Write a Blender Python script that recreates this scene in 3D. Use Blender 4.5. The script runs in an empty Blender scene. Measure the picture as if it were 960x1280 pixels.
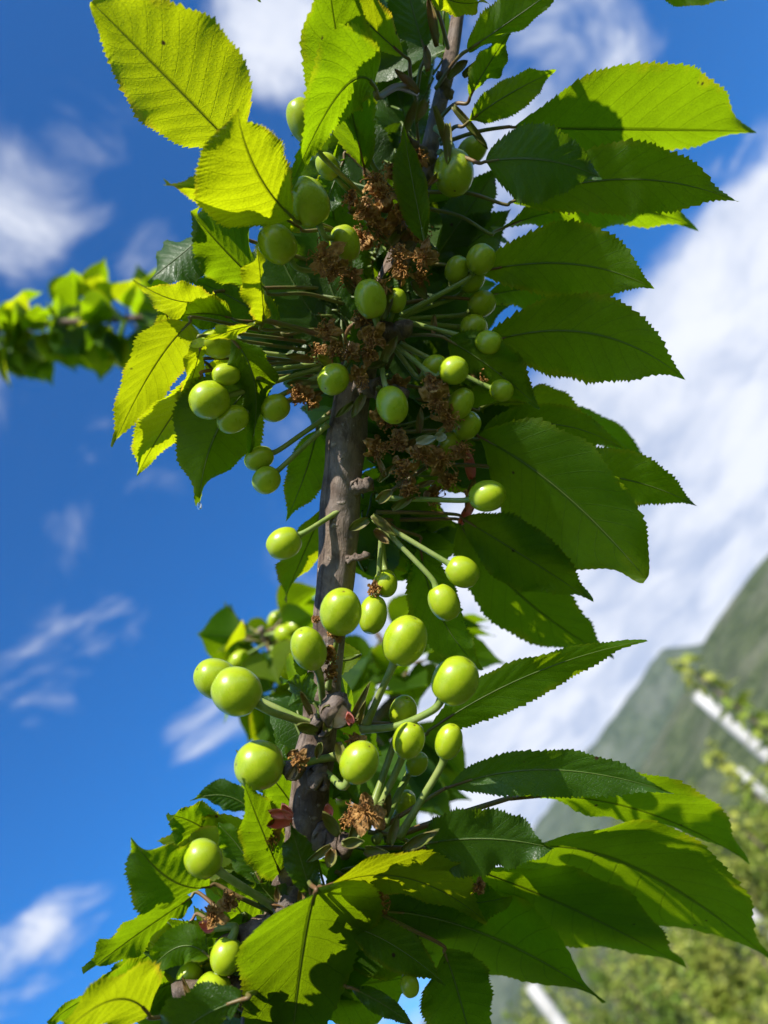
import bpy, math, random
import numpy as np
from mathutils import Vector, Matrix
random.seed(7); np.random.seed(7)
SC = bpy.context.scene
COL = SC.collection

# ------------------------------------------------------------------ camera
F = 962.0                                   # focal length in photo pixels
PITCH = math.radians(35); CAMLOC = np.array([0.0, 0.0, 1.6])
fw = np.array([0, math.cos(PITCH), math.sin(PITCH)])
r0 = np.array([1.0, 0, 0]); u0 = np.array([0, -math.sin(PITCH), math.cos(PITCH)])
q = math.sqrt(.5)
CR = q*r0 - q*u0; CU = q*r0 + q*u0; CB = -fw
RM = np.stack([CR, CU, CB], axis=1)         # camera -> world
cam = bpy.data.cameras.new('camera'); co = bpy.data.objects.new('camera', cam); COL.objects.link(co)
M4 = Matrix([[*RM[i], CAMLOC[i]] for i in range(3)] + [[0, 0, 0, 1]])
co.matrix_world = M4
cam.sensor_fit = 'VERTICAL'; cam.sensor_height = 34.6; cam.sensor_width = 25.96; cam.lens = 26.0
cam.clip_start = .01; cam.clip_end = 20000
cam.dof.use_dof = True; cam.dof.focus_distance = .275; cam.dof.aperture_fstop = 8.0
SC.camera = co

def ray(u, v):
    d = np.array([(u-480)/F, -(v-640)/F, -1.0]); return d
def P(u, v, d):                             # camera-space point for a photo pixel at depth d
    return ray(u, v)*d
def W(p):                                   # camera space -> world
    return CAMLOC + np.asarray(p) @ RM.T

# ------------------------------------------------------------------ light
SUN_C = np.array([-.585, .735, .29]); SUN_C /= np.linalg.norm(SUN_C)
SUN_W = RM @ SUN_C
el = math.asin(SUN_W[2]); az = math.atan2(SUN_W[0], SUN_W[1])
sl = bpy.data.lights.new('sun', 'SUN'); so = bpy.data.objects.new('sun', sl); COL.objects.link(so)
sl.energy = 5.0; sl.angle = math.radians(.5); sl.color = (1.0, .95, .86)
so.rotation_euler = Vector(SUN_W).to_track_quat('Z', 'Y').to_euler()
SC.view_settings.view_transform = 'Standard'; SC.view_settings.look = 'None'
SC.view_settings.exposure = .75; SC.view_settings.gamma = 1

class NT:
    def __init__(s, tree): s.t = tree; s.n = tree.nodes; s.l = tree.links
    def new(s, typ, **k):
        n = s.n.new(typ)
        for a, b in k.items(): setattr(n, a, b)
        return n
    def put(s, sock, v):
        if v is None: return
        if isinstance(v, bpy.types.NodeSocket): s.l.new(v, sock)
        elif isinstance(v, (tuple, list)) and len(v) == 3 and sock.type == 'RGBA': sock.default_value = (*v, 1)
        else: sock.default_value = v
    def m(s, op, a, b=None, c=None, clamp=False):
        n = s.new('ShaderNodeMath', operation=op, use_clamp=clamp)
        s.put(n.inputs[0], a); s.put(n.inputs[1], b); s.put(n.inputs[2], c); return n.outputs[0]
    def vm(s, op, a, b=None):
        n = s.new('ShaderNodeVectorMath', operation=op); s.put(n.inputs[0], a); s.put(n.inputs[1], b)
        return n.outputs['Value'] if op in ('DOT_PRODUCT', 'LENGTH') else n.outputs[0]
    def ss(s, x, a, b):                      # smoothstep
        n = s.new('ShaderNodeMapRange', interpolation_type='SMOOTHSTEP'); s.put(n.inputs[0], x)
        n.inputs[1].default_value = a; n.inputs[2].default_value = b; return n.outputs[0]
    def mix(s, f, a, b, mode='MIX'):
        n = s.new('ShaderNodeMix', data_type='RGBA', blend_type=mode)
        s.put(n.inputs[0], f); s.put(n.inputs[6], a); s.put(n.inputs[7], b); return n.outputs[2]
    def noise(s, vec, scale, detail=4, rough=.55, dist=0):
        n = s.new('ShaderNodeTexNoise'); s.put(n.inputs['Vector'], vec); n.inputs['Scale'].default_value = scale
        n.inputs['Detail'].default_value = detail; n.inputs['Roughness'].default_value = rough
        n.inputs['Distortion'].default_value = dist; return n.outputs['Fac']

# ------------------------------------------------------------------ world: Nishita sky with broken cloud
wd = bpy.data.worlds.new('World'); SC.world = wd; wd.use_nodes = True
t = NT(wd.node_tree); wd.node_tree.nodes.clear()
out = t.new('ShaderNodeOutputWorld'); bg = t.new('ShaderNodeBackground')
sky = t.new('ShaderNodeTexSky', sky_type='NISHITA', sun_disc=False)
sky.sun_elevation = el; sky.sun_rotation = az; sky.air_density = 1.0; sky.dust_density = .3; sky.ozone_density = 4.0
hs = t.new('ShaderNodeHueSaturation'); hs.inputs['Saturation'].default_value = 1.62; hs.inputs['Value'].default_value = 1.28
t.put(hs.inputs['Color'], sky.outputs[0])
tc = t.new('ShaderNodeTexCoord'); D = tc.outputs['Generated']
sx = t.new('ShaderNodeSeparateXYZ'); t.put(sx.inputs[0], D)
zz = t.m('ADD', t.m('MAXIMUM', sx.outputs[2], 0.0), .12)
cb = t.new('ShaderNodeCombineXYZ'); t.put(cb.inputs[0], t.m('DIVIDE', sx.outputs[0], zz)); t.put(cb.inputs[1], t.m('DIVIDE', sx.outputs[1], zz))
PL = cb.outputs[0]
n_big = t.noise(PL, 1.6, 7, .6, .4); n_fine = t.noise(PL, 5.0, 8, .62, .6)
def lobe(u, v, rad, wgt, core=.0):
    d = W(ray(u, v)) - CAMLOC; d /= np.linalg.norm(d)
    dt = t.vm('DOT_PRODUCT', D, tuple(d))
    return t.m('MULTIPLY', t.ss(dt, math.cos(rad/F), math.cos(core/F)), wgt)
def tot(ls):
    a = ls[0]
    for b in ls[1:]: a = t.m('ADD', a, b)
    return a
heavy = tot([lobe(*a) for a in ((1010, 480, 250, 1.1, 60), (830, 560, 200, .9, 40), (700, 560, 160, .55), (680, 760, 260, 1.1, 60), (560, 960, 220, 1.0, 40),
              (860, 720, 200, .9), (1000, 330, 130, .45), (740, 960, 200, .8), (480, 1180, 150, .5), (1250, 500, 420, 1.0), (560, 760, 110, .6))])
wisp = tot([lobe(*a) for a in ((360, 40, 110, .75), (680, 90, 150, .85), (590, 230, 130, .8), (120, 140, 70, .38), (60, 250, 90, .42), (180, 310, 70, .40), (190, 190, 70, .3), (190, 640, 70, .35),
             (50, 830, 85, .5), (150, 780, 60, .4), (90, 1150, 65, .40), (20, 1195, 70, .45), (125, 560, 50, .25), (270, 910, 80, .45), (900, 200, 70, .25), (70, 740, 50, .2), (100, 660, 50, .2), (-250, 300, 300, .6), (300, -300, 300, .6))])
ch = t.ss(t.m('ADD', heavy, t.m('MULTIPLY', t.m('SUBTRACT', n_big, .5), 2.7)), .10, .85)
cw = t.m('MULTIPLY', t.ss(t.m('ADD', t.m('MULTIPLY', wisp, .9), t.m('MULTIPLY', t.m('SUBTRACT', n_fine, .5), 2.6)), .25, 1.15), t.ss(wisp, .0, .35))
cov = t.m('MAXIMUM', ch, cw, clamp=True)
tone = t.ss(t.m('ADD', t.m('MULTIPLY', n_big, .6), t.m('MULTIPLY', n_fine, .4)), .37, .60)
ccol = t.mix(tone, (3.8, 4.4, 5.8), (7.2, 7.4, 7.9))
blue = t.mix(1.0, hs.outputs[0], (1.10, .94, 1.10), 'MULTIPLY')
t.put(bg.inputs['Color'], t.mix(t.m('MULTIPLY', cov, .95), blue, ccol))
bg.inputs['Strength'].default_value = .085
t.put(out.inputs[0], bg.outputs[0])

# ------------------------------------------------------------------ helpers
def tag(o, label=None, cat=None, group=None, kind=None):
    if label: o['label'] = label
    if cat: o['category'] = cat
    if group: o['group'] = group
    if kind: o['kind'] = kind
    return o
WORG = {}
def empty(name, loc):
    o = bpy.data.objects.new(name, None); COL.objects.link(o); o.location = loc; o.empty_display_size = .05
    WORG[o.name] = np.array(loc, float); return o
def build(name, V, Fc, mat, parent=None, origin=None, uv=None, smooth=True, mats=None, midx=None):
    V = np.asarray(V, float)
    if origin is None: origin = V.mean(axis=0)
    origin = np.asarray(origin, float)
    me = bpy.data.meshes.new(name); me.from_pydata((V-origin).tolist(), [], Fc)
    for mm in (mats or [mat]): me.materials.append(mm)
    if midx is not None: me.polygons.foreach_set('material_index', midx)
    if smooth: me.polygons.foreach_set('use_smooth', [True]*len(me.polygons))
    if uv is not None:
        ul = me.uv_layers.new(name='UVMap'); li = np.empty(len(me.loops), dtype=np.int32)
        me.loops.foreach_get('vertex_index', li); ul.data.foreach_set('uv', np.asarray(uv, float)[li].ravel())
    me.update()
    o = bpy.data.objects.new(name, me); COL.objects.link(o)
    WORG[o.name] = origin
    if parent is not None: o.parent = parent; o.location = origin - WORG[parent.name]
    else: o.location = origin
    return o
def nrm(v): v = np.asarray(v, float); return v/(np.linalg.norm(v)+1e-12)
def bez(pts, n):
    """Catmull-Rom through pts -> n samples"""
    pts = [np.asarray(p, float) for p in pts]
    if len(pts) == 2: return np.array([pts[0]+(pts[1]-pts[0])*i/(n-1) for i in range(n)])
    ext = [2*pts[0]-pts[1]] + pts + [2*pts[-1]-pts[-2]]
    o = []
    for i in range(n):
        x = i/(n-1)*(len(pts)-1); k = min(int(x), len(pts)-2); f = x-k
        a, b, c, d = ext[k:k+4]
        o.append(.5*((2*b)+(-a+c)*f+(2*a-5*b+4*c-d)*f*f+(-a+3*b-3*c+d)*f**3))
    return np.array(o)
def tube(path, rad, seg=8, cap=True, bump=None):
    path = np.asarray(path); n = len(path); rad = np.broadcast_to(rad, (n,)) if np.ndim(rad) == 0 else np.asarray(rad)
    T = np.gradient(path, axis=0); T /= np.linalg.norm(T, axis=1)[:, None]+1e-12
    a = np.array([0, 0, 1.]) if abs(T[0][2]) < .9 else np.array([1., 0, 0])
    x = nrm(np.cross(T[0], a)); V = []; uv = []
    for i in range(n):
        x = nrm(x - T[i]*np.dot(x, T[i])); y = np.cross(T[i], x)
        for k in range(seg):
            an = 2*math.pi*k/seg; r = rad[i]*(1+(bump(i/(n-1), an) if bump else 0))
            V.append(path[i]+r*(math.cos(an)*x+math.sin(an)*y)); uv.append((k/seg, i/(n-1)))
    Fc = [(i*seg+k, i*seg+(k+1) % seg, (i+1)*seg+(k+1) % seg, (i+1)*seg+k) for i in range(n-1) for k in range(seg)]
    if cap: Fc.append(tuple(range(seg-1, -1, -1))); Fc.append(tuple((n-1)*seg+k for k in range(seg)))
    return V, Fc, uv
class MB:
    def __init__(s): s.V = []; s.F = []; s.mi = []
    def add(s, V, Fc, mi=0):
        o = len(s.V); s.V.extend([np.asarray(v) for v in V]); s.F.extend([tuple(o+i for i in f) for f in Fc]); s.mi.extend([mi]*len(Fc))
    def build(s, name, mat, parent=None, origin=None, **k):
        return build(name, s.V, s.F, mat, parent, origin, midx=s.mi if k.get('mats') else None, **k)

# ------------------------------------------------------------------ materials
def newmat(name):
    m = bpy.data.materials.new(name); m.use_nodes = True; m.node_tree.nodes.clear()
    t = NT(m.node_tree); out = t.new('ShaderNodeOutputMaterial'); return m, t, out
def bsdf(t, **k):
    b = t.new('ShaderNodeBsdfPrincipled')
    for a, v in k.items(): t.put(b.inputs[a.replace('_', ' ')], v)
    return b
def leaf_mat(name, top, trans, margin, trans_w=.55, rough=.38, simple=False):
    m, t, out = newmat(name)
    uv = t.new('ShaderNodeUVMap'); s = t.new('ShaderNodeSeparateXYZ'); t.put(s.inputs[0], uv.outputs[0])
    T, S = s.outputs[0], t.m('MULTIPLY', t.m('SUBTRACT', s.outputs[1], .5), 2)
    aS = t.m('ABSOLUTE', S)
    oi = t.new('ShaderNodeObjectInfo'); rnd = oi.outputs['Random']
    side = t.m('MULTIPLY', t.m('GREATER_THAN', S, 0), .45)
    tc = t.new('ShaderNodeTexCoord'); ob = tc.outputs['Object']
    wob = t.m('MULTIPLY', t.m('SUBTRACT', t.noise(ob, 60, 2), .5), .25)
    ph = t.m('ADD', t.m('ADD', t.m('MULTIPLY', t.m('SUBTRACT', T, t.m('MULTIPLY', aS, .17)), 11), side), wob)
    fr = t.m('FRACT', ph)
    dist = t.m('MULTIPLY', t.m('ABSOLUTE', t.m('SUBTRACT', fr, .5)), 2)
    v2 = t.m('MULTIPLY', t.ss(dist, .91, 1.0), t.ss(aS, 1.0, .8))
    v1 = t.ss(aS, .05, .018)
    vein = t.m('MAXIMUM', v1, t.m('MULTIPLY', v2, .55))
    vo = t.new('ShaderNodeTexVoronoi', feature='DISTANCE_TO_EDGE'); t.put(vo.inputs['Vector'], ob); vo.inputs['Scale'].default_value = 850
    ret = t.ss(vo.outputs['Distance'], .10, .0)
    lown = t.noise(ob, 45, 4, .6)
    fine = t.noise(ob, 400, 4, .6)
    mar = t.m('MULTIPLY', t.ss(t.m('ADD', aS, t.m('MULTIPLY', t.m('SUBTRACT', lown, .5), .9)), .86, 1.2), 1.0)
    mar2 = t.m('MULTIPLY', t.ss(t.m('ADD', t.m('MULTIPLY', t.m('SUBTRACT', T, .5), 1.0), t.m('MULTIPLY', t.m('SUBTRACT', lown, .5), 1.5)), .42, .9), .6)
    mar = t.m('MAXIMUM', mar, mar2)
    val = t.m('ADD', .80, t.m('MULTIPLY', lown, .4))
    val = t.m('MULTIPLY', val, t.m('ADD', .85, t.m('MULTIPLY', rnd, .3)))
    val = t.m('MULTIPLY', val, t.m('ADD', .86, t.m('MULTIPLY', fine, .28)))
    def scale(c, v):
        cc = t.new('ShaderNodeVectorMath', operation='SCALE'); t.put(cc.inputs[0], c); t.put(cc.inputs['Scale'], v); return cc.outputs[0]
    ctop = t.mix(t.m('MULTIPLY', vein, .6), top, tuple(min(1, x*1.9+.03) for x in top))
    ctop = t.mix(t.m('MULTIPLY', mar, .35), ctop, tuple(x*.5 for x in margin))
    ctr = t.mix(mar, trans, margin)
    vd = t.m('ADD', t.m('MULTIPLY', vein, .68), t.m('MULTIPLY', ret, .16))
    ctr = t.mix(vd, ctr, tuple(x*.3 for x in trans))
    # insect nibbles and dark specks
    sp = t.new('ShaderNodeTexVoronoi'); t.put(sp.inputs['Vector'], ob); sp.inputs['Scale'].default_value = 130
    spot = t.m('MULTIPLY', t.ss(sp.outputs['Distance'], .13, .05), t.ss(t.noise(ob, 70, 2), .57, .63))
    ctr = t.mix(spot, ctr, (.05, .03, .01)); ctop = t.mix(spot, ctop, (.06, .035, .015))
    # paler, matt underside
    geo = t.new('ShaderNodeNewGeometry')
    b = bsdf(t, Base_Color=scale(ctop, val), Roughness=t.m('ADD', rough, t.m('MULTIPLY', fine, .15)), Specular_IOR_Level=.2 if rough > .37 else .5)
    bm = t.new('ShaderNodeBump'); bm.inputs['Strength'].default_value = .42; bm.inputs['Distance'].default_value = .0006
    h = t.m('ADD', t.m('MULTIPLY', vein, -1.0), t.m('ADD', t.m('MULTIPLY', ret, -.35), t.m('MULTIPLY', fine, .3)))
    t.put(bm.inputs['Height'], h); t.put(b.inputs['Normal'], bm.outputs[0])
    tr = t.new('ShaderNodeBsdfTranslucent'); t.put(tr.inputs['Color'], scale(ctr, val)); t.put(tr.inputs['Normal'], bm.outputs[0])
    mx = t.new('ShaderNodeMixShader'); mx.inputs[0].default_value = trans_w
    t.put(mx.inputs[1], b.outputs[0]); t.put(mx.inputs[2], tr.outputs[0]); t.put(out.inputs[0], mx.outputs[0])
    return m
def simple_mat(name, c1, c2, scale, rough=.6, bump=0, bscale=None, trans=0, sss=0, spec=.4, detail=5, lo=.35, hi=.65):
    m, t, out = newmat(name); tc = t.new('ShaderNodeTexCoord'); ob = tc.outputs['Object']
    n = t.noise(ob, scale, detail, .6)
    c = t.mix(t.ss(n, lo, hi), c1, c2)
    b = bsdf(t, Base_Color=c, Roughness=rough, Specular_IOR_Level=spec)
    if sss:
        b.inputs['Subsurface Weight'].default_value = sss; b.inputs['Subsurface Radius'].default_value = (.6, 1, .2); b.inputs['Subsurface Scale'].default_value = .002
    if bump:
        bm = t.new('ShaderNodeBump'); bm.inputs['Strength'].default_value = .8; bm.inputs['Distance'].default_value = bump
        t.put(bm.inputs['Height'], t.noise(ob, bscale or scale*3, 5, .65)); t.put(b.inputs['Normal'], bm.outputs[0])
    if trans:
        tr = t.new('ShaderNodeBsdfTranslucent'); t.put(tr.inputs['Color'], c); mx = t.new('ShaderNodeMixShader'); mx.inputs[0].default_value = trans
        t.put(mx.inputs[1], b.outputs[0]); t.put(mx.inputs[2], tr.outputs[0]); t.put(out.inputs[0], mx.outputs[0])
    else: t.put(out.inputs[0], b.outputs[0])
    return m
M_Y = leaf_mat('young_leaf', (.08, .13, .003), (.52, .61, .004), (.70, .42, .02), .62, .46)
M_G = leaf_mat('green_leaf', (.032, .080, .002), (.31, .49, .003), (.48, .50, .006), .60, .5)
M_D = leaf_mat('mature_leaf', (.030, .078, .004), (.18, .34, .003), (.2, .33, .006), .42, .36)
LM = dict(Y=M_Y, G=M_G, D=M_D)
M_STALK = simple_mat('green_stalk', (.17, .25, .045), (.26, .31, .09), 120, .4, sss=.15)
M_PET = simple_mat('petiole_skin', (.17, .085, .04), (.13, .17, .035), 60, .45)
M_PETG = simple_mat('green_petiole_skin', (.08, .13, .02), (.12, .16, .03), 60, .45)
M_DRY = simple_mat('dried_flower_tissue', (.62, .32, .08), (.28, .12, .035), 260, .75, .0004, 900, trans=.35)
M_PETAL = simple_mat('withered_petal', (.62, .37, .12), (.32, .16, .05), 220, .7, .0004, 500, trans=.4)
M_SCALE = simple_mat('bud_scale_skin', (.16, .21, .03), (.19, .15, .045), 200, .55, .0003, 400, trans=.25)
M_SCALER = simple_mat('reddish_bud_scale', (.30, .15, .06), (.22, .22, .05), 160, .5, .0003, 400, trans=.3)
M_PINK = simple_mat('pink_bud_skin', (.80, .16, .14), (.85, .34, .26), 120, .5, trans=.3)
M_PALE = simple_mat('pale_petal_skin', (.42, .44, .26), (.55, .55, .38), 100, .6, trans=.4)
M_CUT = simple_mat('cut_wood', (.36, .24, .13), (.50, .38, .24), 500, .8)

def bark_mat():
    m, t, out = newmat('cherry_bark'); tc = t.new('ShaderNodeTexCoord'); ob = tc.outputs['Object']
    uv = t.new('ShaderNodeUVMap')
    mp = t.new('ShaderNodeMapping'); t.put(mp.inputs[0], uv.outputs[0]); mp.inputs['Scale'].default_value = (16, 14, 1)
    n1 = t.noise(ob, 130, 6, .65, .5); n2 = t.noise(ob, 700, 5, .65); n3 = t.noise(ob, 40, 3)
    c = t.mix(t.ss(n1, .35, .65), (.085, .056, .038), (.235, .170, .122))
    c = t.mix(t.m('MULTIPLY', t.ss(n3, .5, .7), .55), c, (.26, .225, .20))
    # lenticels: short pale cross-wise dashes
    mp2 = t.new('ShaderNodeMapping'); t.put(mp2.inputs[0], uv.outputs[0]); mp2.inputs['Scale'].default_value = (7, 95, 1)
    vo = t.new('ShaderNodeTexVoronoi'); t.put(vo.inputs['Vector'], mp2.outputs[0]); vo.inputs['Scale'].default_value = 1; vo.inputs['Randomness'].default_value = 1
    len_ = t.m('MULTIPLY', t.ss(vo.outputs['Distance'], .30, .14), t.ss(t.noise(ob, 260, 2), .52, .60))
    c = t.mix(t.m('MULTIPLY', len_, .8), c, (.38, .31, .25))
    wh = t.ss(t.noise(ob, 480, 4, .7), .66, .72)
    c = t.mix(t.m('MULTIPLY', wh, .7), c, (.5, .47, .43))
    mp3 = t.new('ShaderNodeMapping'); t.put(mp3.inputs[0], uv.outputs[0]); mp3.inputs['Scale'].default_value = (14, 28, 1)
    fib = t.noise(mp3.outputs[0], 1.6, 6, .7, .8)
    c = t.mix(t.m('MULTIPLY', t.ss(fib, .56, .66), .55), c, (.035, .022, .016))
    b = bsdf(t, Base_Color=c, Roughness=.72, Specular_IOR_Level=.3)
    bm = t.new('ShaderNodeBump'); bm.inputs['Strength'].default_value = 1; bm.inputs['Distance'].default_value = .0009
    h = t.m('ADD', t.m('ADD', t.m('MULTIPLY', n1, .9), t.m('MULTIPLY', n2, .3)), t.m('ADD', t.m('MULTIPLY', len_, .5), t.m('MULTIPLY', fib, -.7)))
    t.put(bm.inputs['Height'], h); t.put(b.inputs['Normal'], bm.outputs[0]); t.put(out.inputs[0], b.outputs[0]); return m
M_BARK = bark_mat()
def cherry_mat():
    m, t, out = newmat('unripe_cherry_skin'); uv = t.new('ShaderNodeUVMap'); s = t.new('ShaderNodeSeparateXYZ'); t.put(s.inputs[0], uv.outputs[0])
    tc = t.new('ShaderNodeTexCoord'); ob = tc.outputs['Object']; oi = t.new('ShaderNodeObjectInfo')
    n = t.noise(ob, 120, 4, .6)
    c = t.mix(t.ss(n, .3, .7), (.27, .38, .006), (.40, .49, .014))
    c = t.mix(t.m('MULTIPLY', oi.outputs['Random'], .5), c, (.28, .38, .010))
    sp = t.new('ShaderNodeTexVoronoi'); t.put(sp.inputs['Vector'], ob); sp.inputs['Scale'].default_value = 900
    c = t.mix(t.m('MULTIPLY', t.ss(sp.outputs['Distance'], .2, .08), .25), c, (.42, .48, .12))
    V = s.outputs[1]
    c = t.mix(t.m('MULTIPLY', t.ss(V, .10, .02), .6), c, (.10, .13, .02))
    scn = t.m('ADD', V, t.m('MULTIPLY', t.m('SUBTRACT', t.noise(ob, 500, 3), .5), .02))
    c = t.mix(t.ss(scn, .978, .985), c, (.12, .07, .02))
    seam = t.m('MULTIPLY', t.ss(t.m('ABSOLUTE', t.m('SUBTRACT', s.outputs[0], .5)), .018, .004), .2)
    c = t.mix(seam, c, (.13, .22, .01))
    bl = t.m('MULTIPLY', t.ss(t.noise(ob, 55, 4, .7), .60, .70), .45)
    c = t.mix(bl, c, (.33, .30, .05))
    b = bsdf(t, Base_Color=c, Roughness=t.m('ADD', .21, t.m('MULTIPLY', n, .14)), Specular_IOR_Level=.55)
    b.inputs['Subsurface Weight'].default_value = .3; b.inputs['Subsurface Radius'].default_value = (.9, 1.0, .15); b.inputs['Subsurface Scale'].default_value = .003
    bm = t.new('ShaderNodeBump'); bm.inputs['Strength'].default_value = .15; bm.inputs['Distance'].default_value = .0003
    t.put(bm.inputs['Height'], t.noise(ob, 300, 3)); t.put(b.inputs['Normal'], bm.outputs[0])
    t.put(out.inputs[0], b.outputs[0]); return m
M_CH = cherry_mat()

# ================================================================== SETTING
def azel(u, v):
    d = W(ray(u, v)) - CAMLOC; d /= np.linalg.norm(d); return math.atan2(d[0], d[1]), math.asin(d[2])
def fbm(x, y, o=5):
    s = 0; a = 1
    for i in range(o):
        s = s + a*np.sin(x*1.7+3.1*i+1.3*np.sin(y*1.3+i))*np.cos(y*1.9-2.3*i+1.1*np.sin(x*1.1+2*i)); x = x*2.03+1.7; y = y*2.03-.9; a *= .5
    return s
def mount_mat(name, c1, c2, c3, sc):
    m, t, out = newmat(name); tc = t.new('ShaderNodeTexCoord'); ob = tc.outputs['Object']
    g = t.noise(ob, .012*sc, 6, .62); f = t.noise(ob, .09*sc, 4, .7)
    f2 = t.noise(ob, .03*sc, 5, .75); c = t.mix(t.ss(t.m('ADD', t.m('MULTIPLY', f, .5), t.m('MULTIPLY', f2, .5)), .43, .57), c1, c2)
    c = t.mix(t.m('MULTIPLY', t.ss(g, .45, .70), .55), c, c3)
    b = bsdf(t, Base_Color=c, Roughness=1.0, Specular_IOR_Level=.05)
    bm = t.new('ShaderNodeBump'); bm.inputs['Strength'].default_value = 1; bm.inputs['Distance'].default_value = 9
    t.put(bm.inputs['Height'], f); t.put(b.inputs['Normal'], bm.outputs[0]); t.put(out.inputs[0], b.outputs[0]); return m
def mountain(name, pts, r_foot, r_top, r_back, mat, label):
    ae = sorted(azel(u, v) for u, v in pts)
    A = np.array([a for a, _ in ae]); E = np.array([e for _, e in ae])
    na, nr = 260, 70
    azs = np.linspace(A[0]-.15, A[-1]+.5, na); V = []
    for a in azs:
        e = np.interp(a, A, E); H = r_top*math.tan(e)+1.6
        if a < A[0]: H *= max(0, 1-(A[0]-a)/.2)
        for j in range(nr):
            x = j/(nr-1); r = r_foot+(r_back-r_foot)*x; k = (r_top-r_foot)/(r_back-r_foot)
            y = (x/k) if x < k else 1-(x-k)/(1-k)*.8
            y = max(0, y); y = y**1.25 if x < k else y
            px, py = r*math.sin(a), r*math.cos(a)
            nz = fbm(px/260, py/260)*.05*H*min(1, y*3)*(1-math.exp(-((x-k)/.05)**2)*.8)
            nz += fbm(px/60, py/60, 3)*.006*H
            V.append((px, py, max(-.5, H*y+nz-1)))
    Fc = [(i*nr+j, (i+1)*nr+j, (i+1)*nr+j+1, i*nr+j+1) for i in range(na-1) for j in range(nr-1)]
    o = build(name, V, Fc, mat, origin=(0, 0, 0)); tag(o, kind='structure', label=label); return o
M_M1 = mount_mat('near_slope_forest', (.035, .055, .016), (.11, .135, .055), (.18, .18, .12), 1.0)
M_M2 = mount_mat('far_slope', (.04, .06, .025), (.09, .115, .055), (.16, .17, .13), .6)
mountain('mountain_slope', [(1200, 480), (1060, 590), (960, 690), (915, 745), (880, 800), (850, 870), (800, 960), (740, 1060), (690, 1150), (640, 1260), (600, 1360)], 220, 1100, 1900, M_M1, 'green grey mountain rising steeply')
mountain('distant_mountain', [(1200, 640), (1000, 720), (900, 795), (868, 806), (830, 812), (815, 830), (780, 880), (730, 942), (700, 985), (640, 1070), (585, 1160), (530, 1275), (480, 1400)], 1500, 2600, 3800, M_M2, 'blue grey mountain further off')

def ground_mat():
    m, t, out = newmat('orchard_grass'); tc = t.new('ShaderNodeTexCoord'); ob = tc.outputs['Object']
    n = t.noise(ob, .9, 6, .65); f = t.noise(ob, 25, 4, .7)
    c = t.mix(t.ss(n, .4, .62), (.045, .085, .018), (.10, .12, .035)); c = t.mix(t.m('MULTIPLY', t.ss(f, .5, .7), .5), c, (.14, .13, .06))
    b = bsdf(t, Base_Color=c, Roughness=.95, Specular_IOR_Level=.1)
    bm = t.new('ShaderNodeBump'); bm.inputs['Strength'].default_value = 1; bm.inputs['Distance'].default_value = .05
    t.put(bm.inputs['Height'], f); t.put(b.inputs['Normal'], bm.outputs[0]); t.put(out.inputs[0], b.outputs[0]); return m
R = 4500
g = build('ground', [(-R, -R, 0), (R, -R, 0), (R, R, 0), (-R, R, 0)], [(0, 1, 2, 3)], ground_mat(), origin=(0, 0, 0), smooth=False); tag(g, kind='structure')

# ------------------------------------------------------------------ orchard posts
M_POST = simple_mat('pale_post', (.50, .49, .46), (.36, .35, .32), 4, .7, .002, 30)
def post(u, v, d, rad, label):
    top = W(P(u, v, d)); base = np.array([top[0], top[1], 0])
    root = empty('trellis_post', base); tag(root, label, 'post', 'pale posts of the orchard trellis')
    path = np.array([base+(top-base)*i/11 for i in range(12)])
    V, Fc, uv = tube(path, rad*np.linspace(1.05, 1, 12), 20, bump=lambda a, b: .012*math.sin(5*b+9*a))
    build('pole', V, Fc, M_POST, root, base)
    V, Fc, uv = tube(np.array([top, top+np.array([0, 0, .006]), top+np.array([0, 0, .012])]), [rad*1.02, rad*1.03, rad*.8], 20)
    build('cap', V, Fc, M_POST, root, top)
    return root
post(872, 869, 5.3, .044, 'nearest pale trellis post, standing out against the mountain')
post(922, 962, 6.0, .034, 'short-looking pale trellis post behind the nearest post')
post(842, 1042, 6.2, .034, 'pale slanting trellis post right of the drooping leaf, among orchard trees')
post(664, 1232, 5.6, .05, 'wide pale trellis post low beside the bottom leaf tips')
post(900, 840, 15, .05, 'tiny far pale trellis post under the mountain') if False else None

# ------------------------------------------------------------------ orchard trees
M_FARLEAF = [simple_mat('orchard_foliage', (.24, .34, .04), (.50, .52, .10), 3, .45, trans=.5),
             simple_mat('orchard_foliage_dark', (.16, .26, .03), (.36, .42, .08), 3, .45, trans=.5)]
M_TRUNK = simple_mat('orchard_trunk_bark', (.07, .05, .035), (.17, .13, .10), 12, .85, .004, 60)
def quick_leaf(mb, base, d, n, L, w):
    d = nrm(d); n = nrm(n-d*np.dot(n, d)); s = np.cross(d, n); droop = -n*.18*L
    a = base; b = base+d*L*.45+s*w*.5+n*w*.12; c = base+d*L+droop; e = base+d*L*.45-s*w*.5+n*w*.12; m_ = base+d*L*.5
    b2 = base+d*L*.78+s*w*.3+droop*.5; e2 = base+d*L*.78-s*w*.3+droop*.5; m2 = base+d*L*.8+droop*.5
    mb.add([a, b, m_, e, b2, m2, e2, c], [(0, 1, 2), (0, 2, 3), (1, 4, 5, 2), (2, 5, 6, 3), (4, 7, 5), (5, 7, 6)])
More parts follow.
